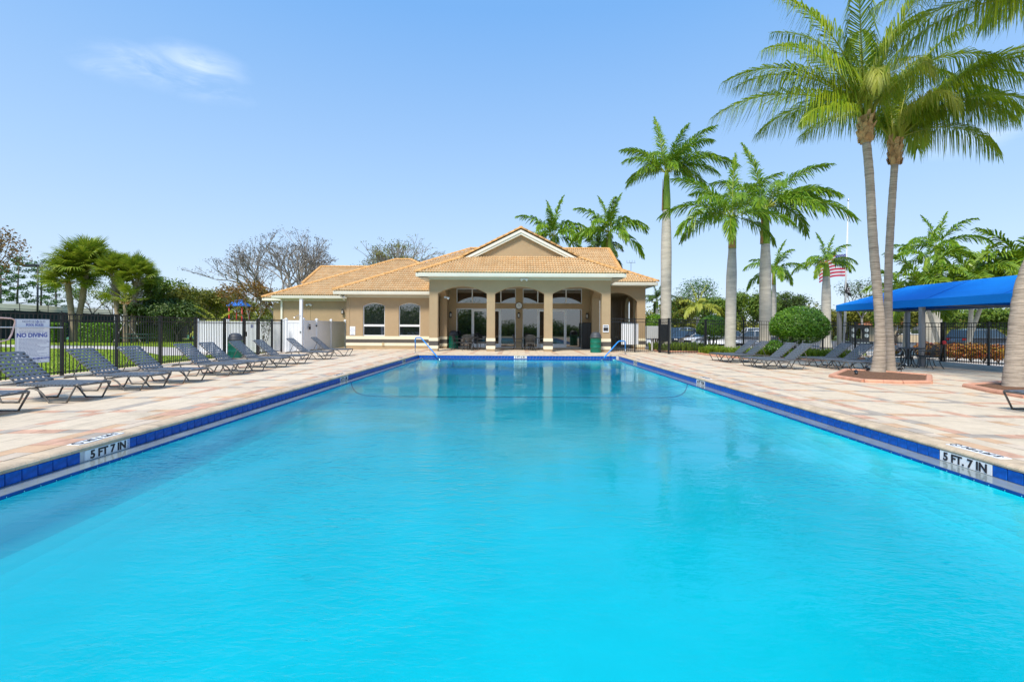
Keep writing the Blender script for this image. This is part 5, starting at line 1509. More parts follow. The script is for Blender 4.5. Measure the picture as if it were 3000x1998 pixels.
x, z = rp(2243, 28.2, 608); royal('royal palm behind the fence whose fronds stream to the right', x, 28.2, -.25, z, .31, 1.08, 3, 1.22, shaft=2.15, fr=[(0, 60, 1.05), (8, 38, 1.1), (352, 15, 1.15), (345, 38, 1.0), (330, 38, .9), (20, 15, 1.0), (90, 60, 1), (120, 85, 1), (150, 60, .9), (185, 38, .8), (260, 38, .9), (230, 15, .8), (300, 15, .9), (60, 38, 1), (190, 15, .8)])
x, z = rp(2268, 46, 792); royal('slender young royal palm beyond the big clipped shrub', x, 46, -.3, z, .21, 1.1, 4, 1.0, roy_far, shaft=1.4, nf=10)
x, z = rp(2421, 41, 772); royal('royal palm standing in front of the flag', x, 41, -.3, z, .34, 1.1, 5, .82, roy_far, shaft=1.1, nf=13, sheath=False)
x, z = rp(1622, 54, 692); royal('dark fronded royal palm behind the porch gable', x, 54, -.3, z, .35, 1.1, 6, 1.5, roy_far, shaft=2, nf=14, sheath=False)
x, z = rp(1786, 50, 680); royal('bright royal palm rising behind the main roof', x, 50, -.3, z, .35, 1.1, 8, 1.5, roy_far, shaft=2, nf=14)
x, z = rp(1752, 62, 735); royal('darker royal palm low behind the main roof', x, 62, -.3, z, .35, 1.1, 9, 1.3, roy_dark, shaft=2, nf=14, sheath=False)
x, z = rp(2740, 37, 722); royal('royal palm rising behind the blue canopy', x, 37, -.3, z, .36, 1.1, 10, .95, roy_far, shaft=1.9, nf=11, lean=.2, sheath=False)
x, z = rp(2716, 35.5, 760); royal('pale royal palm trunk close behind the canopy post', x, 35.5, -.3, z, .33, 1.1, 14, .8, roy_far, shaft=1.6, nf=9, sheath=False)
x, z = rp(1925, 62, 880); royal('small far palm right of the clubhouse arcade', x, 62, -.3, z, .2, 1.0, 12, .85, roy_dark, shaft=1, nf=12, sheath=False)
x, z = rp(2045, 60, 905); royal('small yellow green palm beyond the parked cars', x, 60, -.3, z, .2, 1.0, 13, 1.15, {e: [frond_mesh(3.0, e, dr, 36, .8, .09, 1.0, 'frond_gold', 25, seed=e)] for e, dr in ((85, 25), (60, 90), (38, 95), (15, 80))}, shaft=1, nf=14, sheath=False)

# christmas palms behind the canopy
ado = {e: [frond_mesh(2.7, e, dr, 70, .85, .07, .6, 'frond_adonidia', 35, seed=e + 9 * s, curl=(-20, 25)[s], fwd=(60, 30)) for s in (0, 1)] for e, dr in ((78, 60), (55, 95), (35, 110), (10, 90))}
def adonidia(label, px, basepx, Y, pyc, seed, sc=1.0, nf=13):
    q = at(px, pyc, Y); bx = at(basepx, 1000, Y).x
    t = thing('christmas_palm', label, 'palm tree', (bx, Y, -.32)); rnd = random.Random(seed)
    top = Vector((q.x - bx, 0, q.z + .32))
    ring_trunk([(0, 0, 0), top * .3 + Vector((0, 0, .1)), top * .7, top - Vector((0, 0, .9))], [.16, .12, .105, .09], 'royal_bark', t, rough=.03, seed=seed)
    ring_trunk([top - Vector((0, 0, .95)), top - Vector((0, 0, .5)), top], [.11, .12, .06], 'crownshaft', t, 'crown_shaft', sub=3)
    for i in range(nf):
        el = [78, 55, 55, 35, 35, 35, 10, 10][min(7, int(i * 8 / nf))]; az = i * 137.5 + rnd.uniform(-15, 15); s = sc * rnd.uniform(.9, 1.1)
        place('frond', ado[el][i % 2], t, top, (rnd.uniform(-.1, .1), 0, R(az)), (s, s, s))
adonidia('left christmas palm of the row behind the canopy', 2700, 2760, 28.5, 845, 1, 1.1, 12)
adonidia('middle christmas palm of the row behind the canopy', 2850, 2838, 28.0, 832, 2, 1.12, 13)
adonidia('leaning christmas palm of the row behind the canopy', 2900, 2822, 28.6, 830, 5, .9, 10)
adonidia('right christmas palm of the row behind the canopy', 3000, 2990, 28.0, 800, 3, 1.35, 17)
adonidia('low christmas palm behind the twin coconut palms', 2655, 2650, 33, 880, 4, 1.25)

# sabal fan palms on the left lawn
def fan_mesh(seed, pet=1.1, rad=.95, n=24, droop=.5):
    rnd = random.Random(seed); b = MB(); b.cur = 1
    pp = [Vector((0, 0, 0)), Vector((pet * .5, 0, .10)), Vector((pet, 0, .06))]
    b.tube(pp, [.028, .02, .015], 4); b.cur = 0
    c = pp[-1]
    for i in range(n):
        a = R(-150 + 300 * i / (n - 1) + rnd.uniform(-3, 3)); l = rad * (.72 + .28 * math.cos(a)) * rnd.uniform(.88, 1.1)
        fold = .20 * abs(math.sin(a))
        d = Vector((math.cos(a), math.sin(a), -fold)).normalized(); sd = Vector((-math.sin(a), math.cos(a), 0))
        q1 = c + d * l * .5 + Vector((0, 0, .02)); q2 = c + d * l * .82 + Vector((0, 0, -droop * l * .18)); q3 = c + d * l + Vector((0, 0, -droop * l * .55))
        wv = .046 * rad
        b.add([c - sd * .01, c + sd * .01, q1 + sd * wv, q1 - sd * wv, q2 + sd * wv * .6, q2 - sd * wv * .6, q3], [(0, 1, 2, 3), (3, 2, 4, 5), (5, 4, 6)])
    return b.mesh('fan_leaf', ['fan_leaf', 'rachis'], False)
fans = [fan_mesh(s, droop=.15 + .2 * s, n=30) for s in range(4)]
fans_dead = [fan_mesh(9, droop=1.4)]
def sabal(label, trunk, Y, seed, sc=1.0, nf=46, zb=-.18, r=.22, boots=False, base_py=None):
    pts = [at(px, py, Y) for px, py in trunk]; base = Vector((pts[0].x, Y, zb)); t = thing('sabal_palm', label, 'palm tree', base); rnd = random.Random(seed)
    P = [p - base for p in pts]; P[0].z = 0
    ring_trunk(P, [r * 1.35] + [r * (1.0 if not boots else lerp(.85, 1.5, (i / (len(P) - 2)) ** 2)) for i in range(len(P) - 1)], 'sabal_bark', t, rough=.06, sub=8, seed=seed)
    top = P[-1]
    if boots:
        m = MB()
        for i in range(90):
            z = rnd.uniform(-2.3, .1); a = rnd.uniform(0, 6.28); rr = r * lerp(1.5, .9, -z / 2.3)
            p = top + Vector((math.cos(a) * rr, math.sin(a) * rr, z)); o_ = Vector((math.cos(a), math.sin(a), 1.6)).normalized()
            m.beam(p, p + o_ * rnd.uniform(.2, .34), .09, .03)
        m.build('leaf_boots', 'bark_pale', t)
    for i in range(nf):
        u = i / nf; el = lerp(84, -8, u ** .8) + rnd.uniform(-8, 8); az = i * 137.5 + rnd.uniform(-10, 10); s = sc * rnd.uniform(.85, 1.15)
        place('fan_leaf', fans[i % 4], t, top + Vector((0, 0, .1 + .25 * (1 - u))), (rnd.uniform(-.5, .5), -R(el), R(az)), (s * 1.3, s, s))
    m = MB()
    for i in range(26):
        a = rnd.uniform(0, 6.28); m.beam(top + Vector((0, 0, -.1)), top + Vector((math.cos(a) * .45, math.sin(a) * .45, .12 + rnd.uniform(-.1, .15))), .03, .02)
    m.build('old_stalks', 'fibre', t)
SP_Y = 42.0
sabal('twin trunk sabal palm on the lawn, left stem', [(214, 1003), (212, 950), (206, 890), (199, 832)], SP_Y, 1, .90, 60)
sabal('twin trunk sabal palm on the lawn, tall right stem bending right', [(218, 1003), (232, 925), (244, 860), (252, 792)], SP_Y + .5, 2, 1.08, 84)
sabal('booted sabal palm in the middle of the left lawn group', [(346, 995), (344, 925), (340, 870), (338, 806)], SP_Y, 3, .72, 64, boots=True)
sabal('booted sabal palm at the right of the left lawn group', [(388, 995), (390, 925), (394, 880), (404, 824)], SP_Y + .3, 4, .82, 70, boots=True)
sabal('young staked sabal palm between the booted palms', [(369, 996), (368, 940), (367, 890)], SP_Y - .6, 5, .8, 12, r=.16)
t = thing('tree_stakes', 'wooden props bracing the young palm on the lawn', 'stakes', (at(369, 996, SP_Y - .6).x, SP_Y - .6, -.16))
for a in (20, 140, 260): MB().beam((math.cos(R(a)) * 1.1, math.sin(R(a)) * 1.1, 0), (math.cos(R(a)) * .12, math.sin(R(a)) * .12, 1.7), .08, .05).build('prop', 'bark_pale', t)

# ------------------------------------------------------------------ leafy and bare trees
def leaf_cloud(b, c, rad, n, size, rnd, shell=.5, up=.3):
    for i in range(n):
        while True:
            v = Vector((rnd.uniform(-1, 1), rnd.uniform(-1, 1), rnd.uniform(-1, 1)))
            if shell * .6 < v.length < 1: break
        p = Vector(c) + Vector((v.x * rad[0], v.y * rad[1], v.z * rad[2]))
        nrm = (v + Vector((rnd.uniform(-.8, .8), rnd.uniform(-.8, .8), rnd.uniform(-.8, .8) + up))).normalized()
        a = nrm.orthogonal().normalized(); c2 = nrm.cross(a); th = rnd.uniform(0, 6.28)
        u = a * math.cos(th) + c2 * math.sin(th); w = nrm.cross(u); s = size * rnd.uniform(.6, 1.3)
        b.add([p - u * s, p - w * s * .45 + nrm * s * .1, p + u * s, p + w * s * .45 + nrm * s * .1], [(0, 1, 2, 3)])
def grow(mb, p, d, L, r, lvl, rnd, tips, spread=.5, upw=.25, kids=(2, 3), shrink=.74, n=5):
    q1 = p + d * L * .5 + Vector((rnd.uniform(-1, 1), rnd.uniform(-1, 1), rnd.uniform(-.5, 1))) * L * .07
    q = p + d * L
    mb.tube([p, q1, q], [r, r * .86, r * .70], n if lvl > 1 else 4, cap=False)
    if lvl == 0: tips.append(q); return
    for _ in range(rnd.randint(*kids)):
        nd = (d + Vector((rnd.uniform(-1, 1), rnd.uniform(-1, 1), rnd.uniform(-.6, 1))) * spread + Vector((0, 0, upw))).normalized()
        grow(mb, q, nd, L * shrink * rnd.uniform(.8, 1.15), r * .66, lvl - 1, rnd, tips, spread, upw, kids, shrink, n)
    if lvl <= 2 and rnd.random() < .5: tips.append(q1)
def tree(name, label, px, Y, py_top, py_base_z, wpx, leafm, barkm='bark', seed=1, lvl=3, nleaf=60, size=.16, trunk_h=.3, rtr=.16, crad=.95, spread=.62, upw=.22, kids=(2, 4), cat='tree', flat=.75, group=None):
    rnd = random.Random(seed)
    zt = at(px, py_top, Y).z; x = at(px, 950, Y).x; zb = py_base_z; H = zt - zb; W = wpx * Y / FOC / 2
    t = thing(name, label, cat, (x, Y, zb), group=group)
    mb = MB(); tips = []
    d0 = Vector((rnd.uniform(-.1, .1), rnd.uniform(-.1, .1), 1)).normalized(); top = d0 * H * trunk_h
    mb.tube([(0, 0, 0), top * .5, top], [rtr * 1.3, rtr, rtr * .9], 7)
    L0 = H * (1 - trunk_h) * .42
    for k in range(rnd.randint(3, 4)):
        a = k * 2.1 + rnd.random(); dd = Vector((math.cos(a) * .6, math.sin(a) * .6, .8)).normalized()
        grow(mb, top, dd, L0, rtr * .6, lvl, rnd, tips, spread, upw, kids)
    # fit the limbs to the crown seen in the photograph
    mx = max(max(abs(p.x), abs(p.y)) for p in tips) + .01; mz = max(p.z for p in tips)
    sx, sz = (W * .86) / mx, (H - crad * .6) / mz
    mb.v = [(v[0] * lerp(1, sx, min(1, v[2] / (top.z + .01))), v[1] * lerp(1, sx, min(1, v[2] / (top.z + .01))), v[2] * sz) for v in mb.v]
    mb.build('trunk', barkm, t, True)
    lb = MB()
    for p in tips:
        c = Vector((p.x * sx, p.y * sx, p.z * sz)); k = rnd.uniform(.6, 1.25) * crad
        leaf_cloud(lb, c, (k, k, k * flat), int(nleaf * rnd.uniform(.5, 1.3)), size, rnd)
    if lb.v: lb.build('crown', leafm, t)
    return t
# bare winter trees behind the clubhouse
def bare(label, px, Y, py_top, wpx, seed, leafm, nleaf, size, lvl=6, base=-.2):
    rnd = random.Random(seed); zt = at(px, py_top, Y).z; x = at(px, 900, Y).x; H = zt - base; W = wpx * Y / FOC / 2
    t = thing('bare_tree', label, 'tree', (x, Y, base)); mb = MB(); tips = []
    for k in range(5):
        a = k * 1.26 + rnd.random() * .5; dd = Vector((math.cos(a) * .34, math.sin(a) * .34, .95)).normalized()
        grow(mb, Vector((math.cos(a) * .15, math.sin(a) * .15, 0)), dd, 2.6, .16, lvl, rnd, tips, .42, .08, (2, 3), .80, 6)
    xs_ = sorted(abs(p.x) for p in tips); mx = xs_[int(len(xs_) * .90)]; mz = max(p.z for p in tips); sx, sz = W * 1.0 / mx, (H - .1) / mz
    def fit(v):                       # umbrella-shaped crown
        f = min(1, v[2] / (mz * .35)); X, Yy = v[0] * lerp(1, sx, f), v[1] * lerp(1, sx, f); rr = math.hypot(X, Yy) / W
        return (X, Yy, v[2] * sz * (1 - .20 * min(1.2, rr * rr)))
    mb.v = [fit(v) for v in mb.v]
    mb.build('branches', 'bark_pale', t, True)
    lb = MB()
    for p in tips:
        c = Vector(fit(p)); 
        leaf_cloud(lb, c, (.4, .4, .25), rnd.randint(0, nleaf), size, rnd)
    lb.build('leaves', leafm, t)
bare('wide bare winter tree rising left behind the clubhouse', 842, 47, 652, 320, 5, 'leaf_dry', 9, .075, 6)
bare('thin leaved winter tree behind the middle of the clubhouse roof', 1195, 58, 672, 285, 8, 'leaf_olive', 9, .10, 6)
LT = -.18
for k_, (px_, Y_, top_, w_, lm_, lab_) in enumerate(((505, 60, 842, 150, 'leaf_green', 'mid green tree in the tree line right of the sabal palms'), (590, 62, 852, 150, 'leaf_green', 'mid green tree in the tree line above the play tower'), (410, 62, 850, 140, 'leaf_olive', 'yellow green tree showing between the booted sabal palms'), (690, 60, 868, 150, 'leaf_olive', 'olive tree in the tree line behind the rust leaved tree'))):
    _late = (lab_, px_, Y_, top_, w_, lm_, k_)
    tree('leafy_tree', lab_, px_, Y_, top_, LT, w_, lm_, 'bark', 40 + k_, 3, 50, .16, .25, .14, 1.05)
tree('rust_leaved_tree', 'rust and olive leaved tree beside the bare tree', 735, 41, 815, LT, 190, 'leaf_rust', 'bark_pale', 3, 3, 26, .11, .25, .12, .7)
tree('leafy_tree', 'yellow green tree left of the playground', 560, 48, 838, LT, 190, 'leaf_olive', 'bark', 4, 3, 55, .13, .25, .14, .95)
tree('leafy_tree', 'dense green tree right behind the booted palms', 475, 46, 800, LT, 130, 'leaf_green', 'bark', 5, 3, 60, .13, .3, .14, .9)
tree('leafy_tree', 'dark broadleaf tree low behind the booted palms', 440, 44, 868, LT, 170, 'leaf_dark', 'bark', 6, 3, 70, .15, .2, .12, .9)
tree('leafy_tree', 'dark broadleaf tree left of the play tower', 520, 43, 880, LT, 130, 'leaf_dark', 'bark', 7, 3, 60, .14, .2, .12, .85)
tree('leafy_tree', 'olive tree just left of the bare tree', 640, 52, 845, LT, 170, 'leaf_olive', 'bark', 8, 3, 50, .13, .25, .12, .95)
tree('leafy_tree', 'tree with reddish leaves at the left edge of the photo', -85, 30, 628, LT, 300, 'leaf_rust', 'bark', 9, 3, 22, .10, .35, .16, .75)
tree('leafy_tree', 'green tree low behind the tennis screen at the twin sabal palm', 270, 62, 822, LT, 170, 'leaf_green', 'bark', 15, 3, 15, .13, .45, .12, .9)
tree('leafy_tree', 'small green tree behind the screens left of the booted palms', 325, 66, 842, LT, 120, 'leaf_olive', 'bark', 17, 3, 15, .13, .45, .12, .9)
areca = {e: [frond_mesh(2.8, e, dr, 40, .75, .075, .9, 'frond_gold', 12, seed=e + 1)] for e, dr in ((78, 60), (55, 90), (35, 90))}
t = thing('areca_palm', 'yellowish feather palm in front of the play tower', 'palm tree', (at(640, 950, 42).x, 42, LT)); rnd = random.Random(4)
for i in range(16): s = rnd.uniform(.8, 1.15); place('frond', areca[[78, 55, 55, 35][i % 4]][0], t, (rnd.uniform(-.3, .3), rnd.uniform(-.3, .3), .9), (0, 0, R(i * 137.5)), (s, s, s))
MB().tube([(0, 0, 0), (.1, 0, 1.0)], [.14, .08], 7).tube([(.2, .2, 0), (.3, .2, 1.0)], [.12, .08], 7).build('stems', 'royal_bark', t)
# pines
def pine(label, px, Y, py_top, wpx, seed, zb=-.2, h0=.4, dens=19):
    rnd = random.Random(seed); H = at(px, py_top, Y).z - zb; W = wpx * Y / FOC / 2
    t = thing('pine_tree', label, 'tree', (at(px, 950, Y).x, Y, zb), group='slash pines'); mb, lb = MB(), MB()
    mb.tube([(0, 0, 0), (rnd.uniform(-.1, .1), 0, H * .5), (rnd.uniform(-.2, .2), 0, H * .98)], [.16, .11, .04], 7)
    for i in range(dens):
        u = (i + rnd.random()) / dens; z = H * lerp(h0, 1.0, u); a = i * 2.4 + rnd.random(); l = W * lerp(1.0, .35, u) * rnd.uniform(.6, 1.05)
        e = Vector((math.cos(a) * l, math.sin(a) * l, z + l * .25)); mb.tube([(0, 0, z), e * .55 + Vector((0, 0, z * .43)), e], [.04, .03, .015], 4)
        for k in range(3):
            c = Vector((0, 0, z)).lerp(e, rnd.uniform(.55, 1.0)); leaf_cloud(lb, c, (.5 * W / 1.8, .5 * W / 1.8, .28 * W / 1.8), 24, .14, rnd, .1)
    mb.build('trunk', 'bark', t, True); lb.build('crown', 'leaf_pine', t)
pine('slender pine at the far left behind the tennis screen', 52, 60, 755, 90, 1)
pine('pine beside the court light on the left', 118, 62, 768, 100, 2)
pine('pine at the left edge of the photo', 2, 58, 780, 90, 3)
pine('short pine between the court light and the sabal palms', 165, 70, 790, 80, 4)
pine('broad pine beyond the parked cars right of the tallest royal palm', 2045, 72, 832, 230, 5, h0=.25, dens=60)
tree('leafy_tree', 'leafy green tree between the two nearer royal palms', 2105, 66, 868, -.3, 150, 'leaf_green', 'bark', 21, 3, 95, .17, .12, .16, 1.2)
tree('leafy_tree', 'dark green tree behind the swollen royal palm', 2200, 58, 842, -.3, 150, 'leaf_green', 'bark', 22, 3, 110, .16, .12, .16, 1.25)
tree('leafy_tree', 'leafy olive tree seen beside the tallest royal palm trunk', 1995, 74, 872, -.3, 120, 'leaf_olive', 'bark', 28, 3, 90, .18, .12, .14, 1.2)
tree('leafy_tree', 'rounded green tree behind the slender royal palm', 2275, 70, 872, -.3, 140, 'leaf_green', 'bark', 29, 3, 95, .18, .12, .14, 1.2)
tree('leafy_tree', 'thin topped tree right of the slender royal palm', 2320, 66, 850, -.3, 110, 'leaf_dark', 'bark', 23, 3, 26, .14, .35, .14, .85)
tree('leafy_tree', 'olive tree left of the canopy end', 2480, 70, 895, -.3, 170, 'leaf_olive', 'bark', 24, 3, 60, .18, .2, .14, 1.1)
tree('leafy_tree', 'airy grey green tree above the near canopy corner', 2530, 62, 812, -.3, 150, 'leaf_dark', 'bark_pale', 25, 3, 16, .12, .4, .14, .9)
tree('leafy_tree', 'round green tree beyond the fence behind the canopy', 2850, 46, 893, -.3, 260, 'leaf_green', 'bark', 26, 3, 75, .16, .2, .14, 1.1)
tree('leafy_tree', 'olive green tree behind the twin palm trunks', 2625, 56, 890, -.3, 170, 'leaf_olive', 'bark', 27, 3, 60, .16, .2, .14, 1.0)
# clipped shrubs
def shrub(label, x, Y, zc, rad, n, size, seed, zb=-.15, leafm='leaf_shrub', stems=True, core=True):
    rnd = random.Random(seed); t = thing('clipped_shrub', label, 'shrub', (x, Y, zb)); b = MB(); c = Vector((0, 0, zc - zb))
    for i in range(n):
        v = Vector((rnd.gauss(0, 1), rnd.gauss(0, 1), rnd.gauss(0, 1))).normalized()
        if v.z < -.55 and rnd.random() < .7: continue
        f = rnd.uniform(.86, 1.0) ** 1 * (1 + .035 * math.sin(v.x * 7 + seed) * math.cos(v.y * 6 + v.z * 5)) + (rnd.random() < .06) * .03
        if v.z < 0: f *= 1 + .18 * v.z * v.z
        p = c + Vector((v.x * rad[0], v.y * rad[1], v.z * rad[2] * (1 if v.z > 0 else .68))) * f * (1 + .03 * math.sin(v.x * 15 + v.z * 11) * math.sin(v.y * 13 + seed))
        nrm = (v + Vector((rnd.uniform(-.9, .9), rnd.uniform(-.9, .9), rnd.uniform(-.7, .9)))).normalized(); a = nrm.orthogonal().normalized(); a2 = nrm.cross(a); th = rnd.uniform(0, 6.28)
        u = a * math.cos(th) + a2 * math.sin(th); w = nrm.cross(u); s = size * rnd.uniform(.7, 1.3)
        b.add([p - u * s, p - w * s * .5, p + u * s, p + w * s * .5], [(0, 1, 2, 3)])
    b.build('foliage', leafm, t)
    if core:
        m = MB(); prof = [(rad[0] * .80 * math.cos(a), rad[2] * .80 * math.sin(a)) for a in [lerp(-.55, 1.57, i / 8) for i in range(9)]]; prof[-1] = (.0001, prof[-1][1]); m.lathe(prof, c, 14); m.build('shade_core', 'leaf_dark', t, True)  # solid dark core: shade within the foliage put in as colour
    if stems:
        m = MB()
        for i in range(7): a = i * .9; m.tube([(math.cos(a) * .12, math.sin(a) * .12, 0), (math.cos(a) * .3 * rad[0], math.sin(a) * .3 * rad[1], c.z - rad[2] * .5)], [.045, .03], 5)
        m.build('stems', 'bark', t, True)
q = at(2341, 945, 23.6); shrub('big clipped round shrub behind the right loungers', q.x, 23.6, 1.38, (1.34, 1.3, 1.07), 16000, .045, 1, zb=zdeck(q.x))
q = at(2088, 955, 29); shrub('clipped shrub behind the fence beside the swollen royal palm', q.x, 29, 1.28, (.95, .95, .85), 5200, .055, 2, zb=-.25)
q = at(1919, 930, 31); shrub('clipped shrub above the pale cabinet behind the gate', q.x, 31, 1.5, (.72, .7, .75), 3600, .055, 3, zb=-.25)
q = at(2268, 1008, 22.6); shrub('small round bush behind the second right lounger', q.x, 22.6, .42, (.42, .4, .38), 1500, .045, 4, zb=zdeck(q.x), stems=False)
# hedges on the left lawn
for k, (px, w, Y, h, lab) in enumerate(((155, .65, 41, 1.6, 'clipped hedge left of the twin sabal palm'), (296, 1.35, 41, 1.6, 'clipped hedge between the sabal palms'), (455, 2.2, 43.5, 1.45, 'dark hedge behind the picnic table'))):
    t = thing('hedge', lab, 'hedge', (at(px, 950, Y).x, Y, -.16)); rnd = random.Random(k); b = MB()
    for i in range(3600):
        f = rnd.randint(0, 3); x, y, z = rnd.uniform(-w, w), rnd.uniform(-.6, .6), rnd.uniform(0, h)
        if f == 0: z = h + rnd.uniform(-.1, .08)
        elif f == 1: y = -.6 + rnd.uniform(-.08, .1)
        elif f == 2: x = w * rnd.choice((-1, 1)) + rnd.uniform(-.1, .1)
        leaf_cloud(b, (x, y, z), (.05, .05, .05), 1, .075, rnd, 0)
    b.build('foliage', 'leaf_shrub' if k < 2 else 'leaf_dark', t); MB().lohi((-w * .93, -.5, 0), (w * .93, .5, h * .93)).build('shade_core', 'leaf_dark', t)  # dark box inside the leaves stands in for the hedge's inner shade
# crotons beyond the right fence
rnd = random.Random(6)
for k, (px, Y, lab) in enumerate(((2600, 25.5, 'red leaved bush behind the canopy chair'), (2712, 25.6, 'red leaved bush at the foot of the royal palms'), (2755, 24.8, 'red and yellow bush beside the red reflector'), (2800, 24.4, 'croton bush in front of the grey car rear wheel'), (2845, 24.0, 'orange croton bush below the grey car door'), (2882, 23.6, 'bright orange croton bush below the grey car bonnet'), (2925, 23.2, 'red and green croton bush beside the right edge palm'), (2975, 22.8, 'croton bush behind the right edge palm'))):
    t = thing('croton_bush', lab, 'bush', (at(px, 950, Y).x, Y, -.3)); b = MB(); leaf_cloud(b, (0, 0, .55), (.55, .5, .42), 900, .075, rnd, .2); b.build('foliage', 'leaf_red', t)
    m = MB(); [m.tube([(0, 0, 0), (rnd.uniform(-.3, .3), rnd.uniform(-.3, .3), .5)], .015, 4) for _ in range(6)]; m.build('stems', 'bark', t)
t = thing('gate_shrub', 'sparse dark shrub behind the left gate before the white fence', 'shrub', (-13.9, 26.2, -.15)); b = MB(); m = MB(); tips = []
for k in range(5): grow(m, Vector((k * .1 - .2, 0, 0)), Vector((rnd.uniform(-.3, .3), rnd.uniform(-.1, .1), 1)).normalized(), .6, .022, 3, rnd, tips, .4, .3, (1, 2), .8, 4)
for p in tips: leaf_cloud(b, p, (.12, .1, .12), 7, .05, rnd, 0)
m.build('stems', 'bark', t); b.build('foliage', 'leaf_dark', t)
# grassy ground cover in the beds
b = MB(); rnd = random.Random(12)
def tuft(x, y, z, n, h, w=.011):
    for i in range(n):
        a = rnd.uniform(0, 6.28); l = h * rnd.uniform(.6, 1.2); o_ = rnd.uniform(.35, .9) * l
        p = Vector((x + rnd.uniform(-.05, .05), y + rnd.uniform(-.05, .05), z)); d = Vector((math.cos(a), math.sin(a), 0)); s = Vector((-d.y, d.x, 0)) * w
        q1 = p + d * o_ * .35 + Vector((0, 0, l * .75)); q2 = p + d * o_ + Vector((0, 0, l * .72))
        b.add([p - s, p + s, q1 + s, q1 - s, q2], [(0, 1, 2, 3), (3, 2, 4)])
poly3 = [(p.x, p.y) for p in b3]
cnt = 0
while cnt < 900:
    x, y = rnd.uniform(9.5, 18.5), rnd.uniform(19.5, 26.4)
    if not pt_in(poly3, x, y): continue
    if not pt_in(poly3, x, y - .25): continue
    tuft(x, y, zdeck(x) + .06, 20, rnd.uniform(.28, .5)); cnt += 1
for i in range(260):
    x, y = rnd.uniform(8.2, 11.6), rnd.uniform(27.6, 30.5); tuft(x, y, -.15, 20, rnd.uniform(.45, .75))
for i in range(120):
    x, y = rnd.uniform(12, 20), rnd.uniform(27, 30); tuft(x, y, -.3, 16, rnd.uniform(.3, .55))
b.build('ground_cover', 'leaf_grassy', kind='stuff', label='tufted grassy ground cover filling the right planting beds', cat='ground cover')
# far woods that read as one mass, and the trees behind the photographer that the glass mirrors
b = MB(); rnd = random.Random(77)
def wood(a0, a1, d0, d1, hmin, hmax, n, size):
    for i in range(n):
        a = R(rnd.uniform(a0, a1)); d = rnd.uniform(d0, d1); h = rnd.uniform(hmin, hmax) * (.7 + .3 * math.sin(a * 37) * math.sin(a * 13 + 1))
        c = Vector((math.sin(a) * d, math.cos(a) * d, GZ + h * .5)); leaf_cloud(b, c, (rnd.uniform(1.5, 3), 1.5, h * .5), 60 if d > 60 else 130, size, rnd, .3)
wood(-39, -8, 80, 112, 5, 8.0, 300, .36); wood(-64, -39, 84, 112, 1.5, 2.6, 160, .36); wood(8, 66, 84, 112, 4.0, 7.0, 620, .36)
b.build('far_woods', 'leaf_olive', kind='stuff', label='distant olive green line of woods behind the grounds', cat='woods')
b = MB(); wood(110, 192, 30, 38, 1.5, 3.6, 300, .25); wood(192, 250, 28, 36, 5, 8, 260, .25)
b.build('rear_woods', 'leaf_green', kind='stuff', label='green trees behind the pool that the clubhouse glass mirrors', cat='woods')
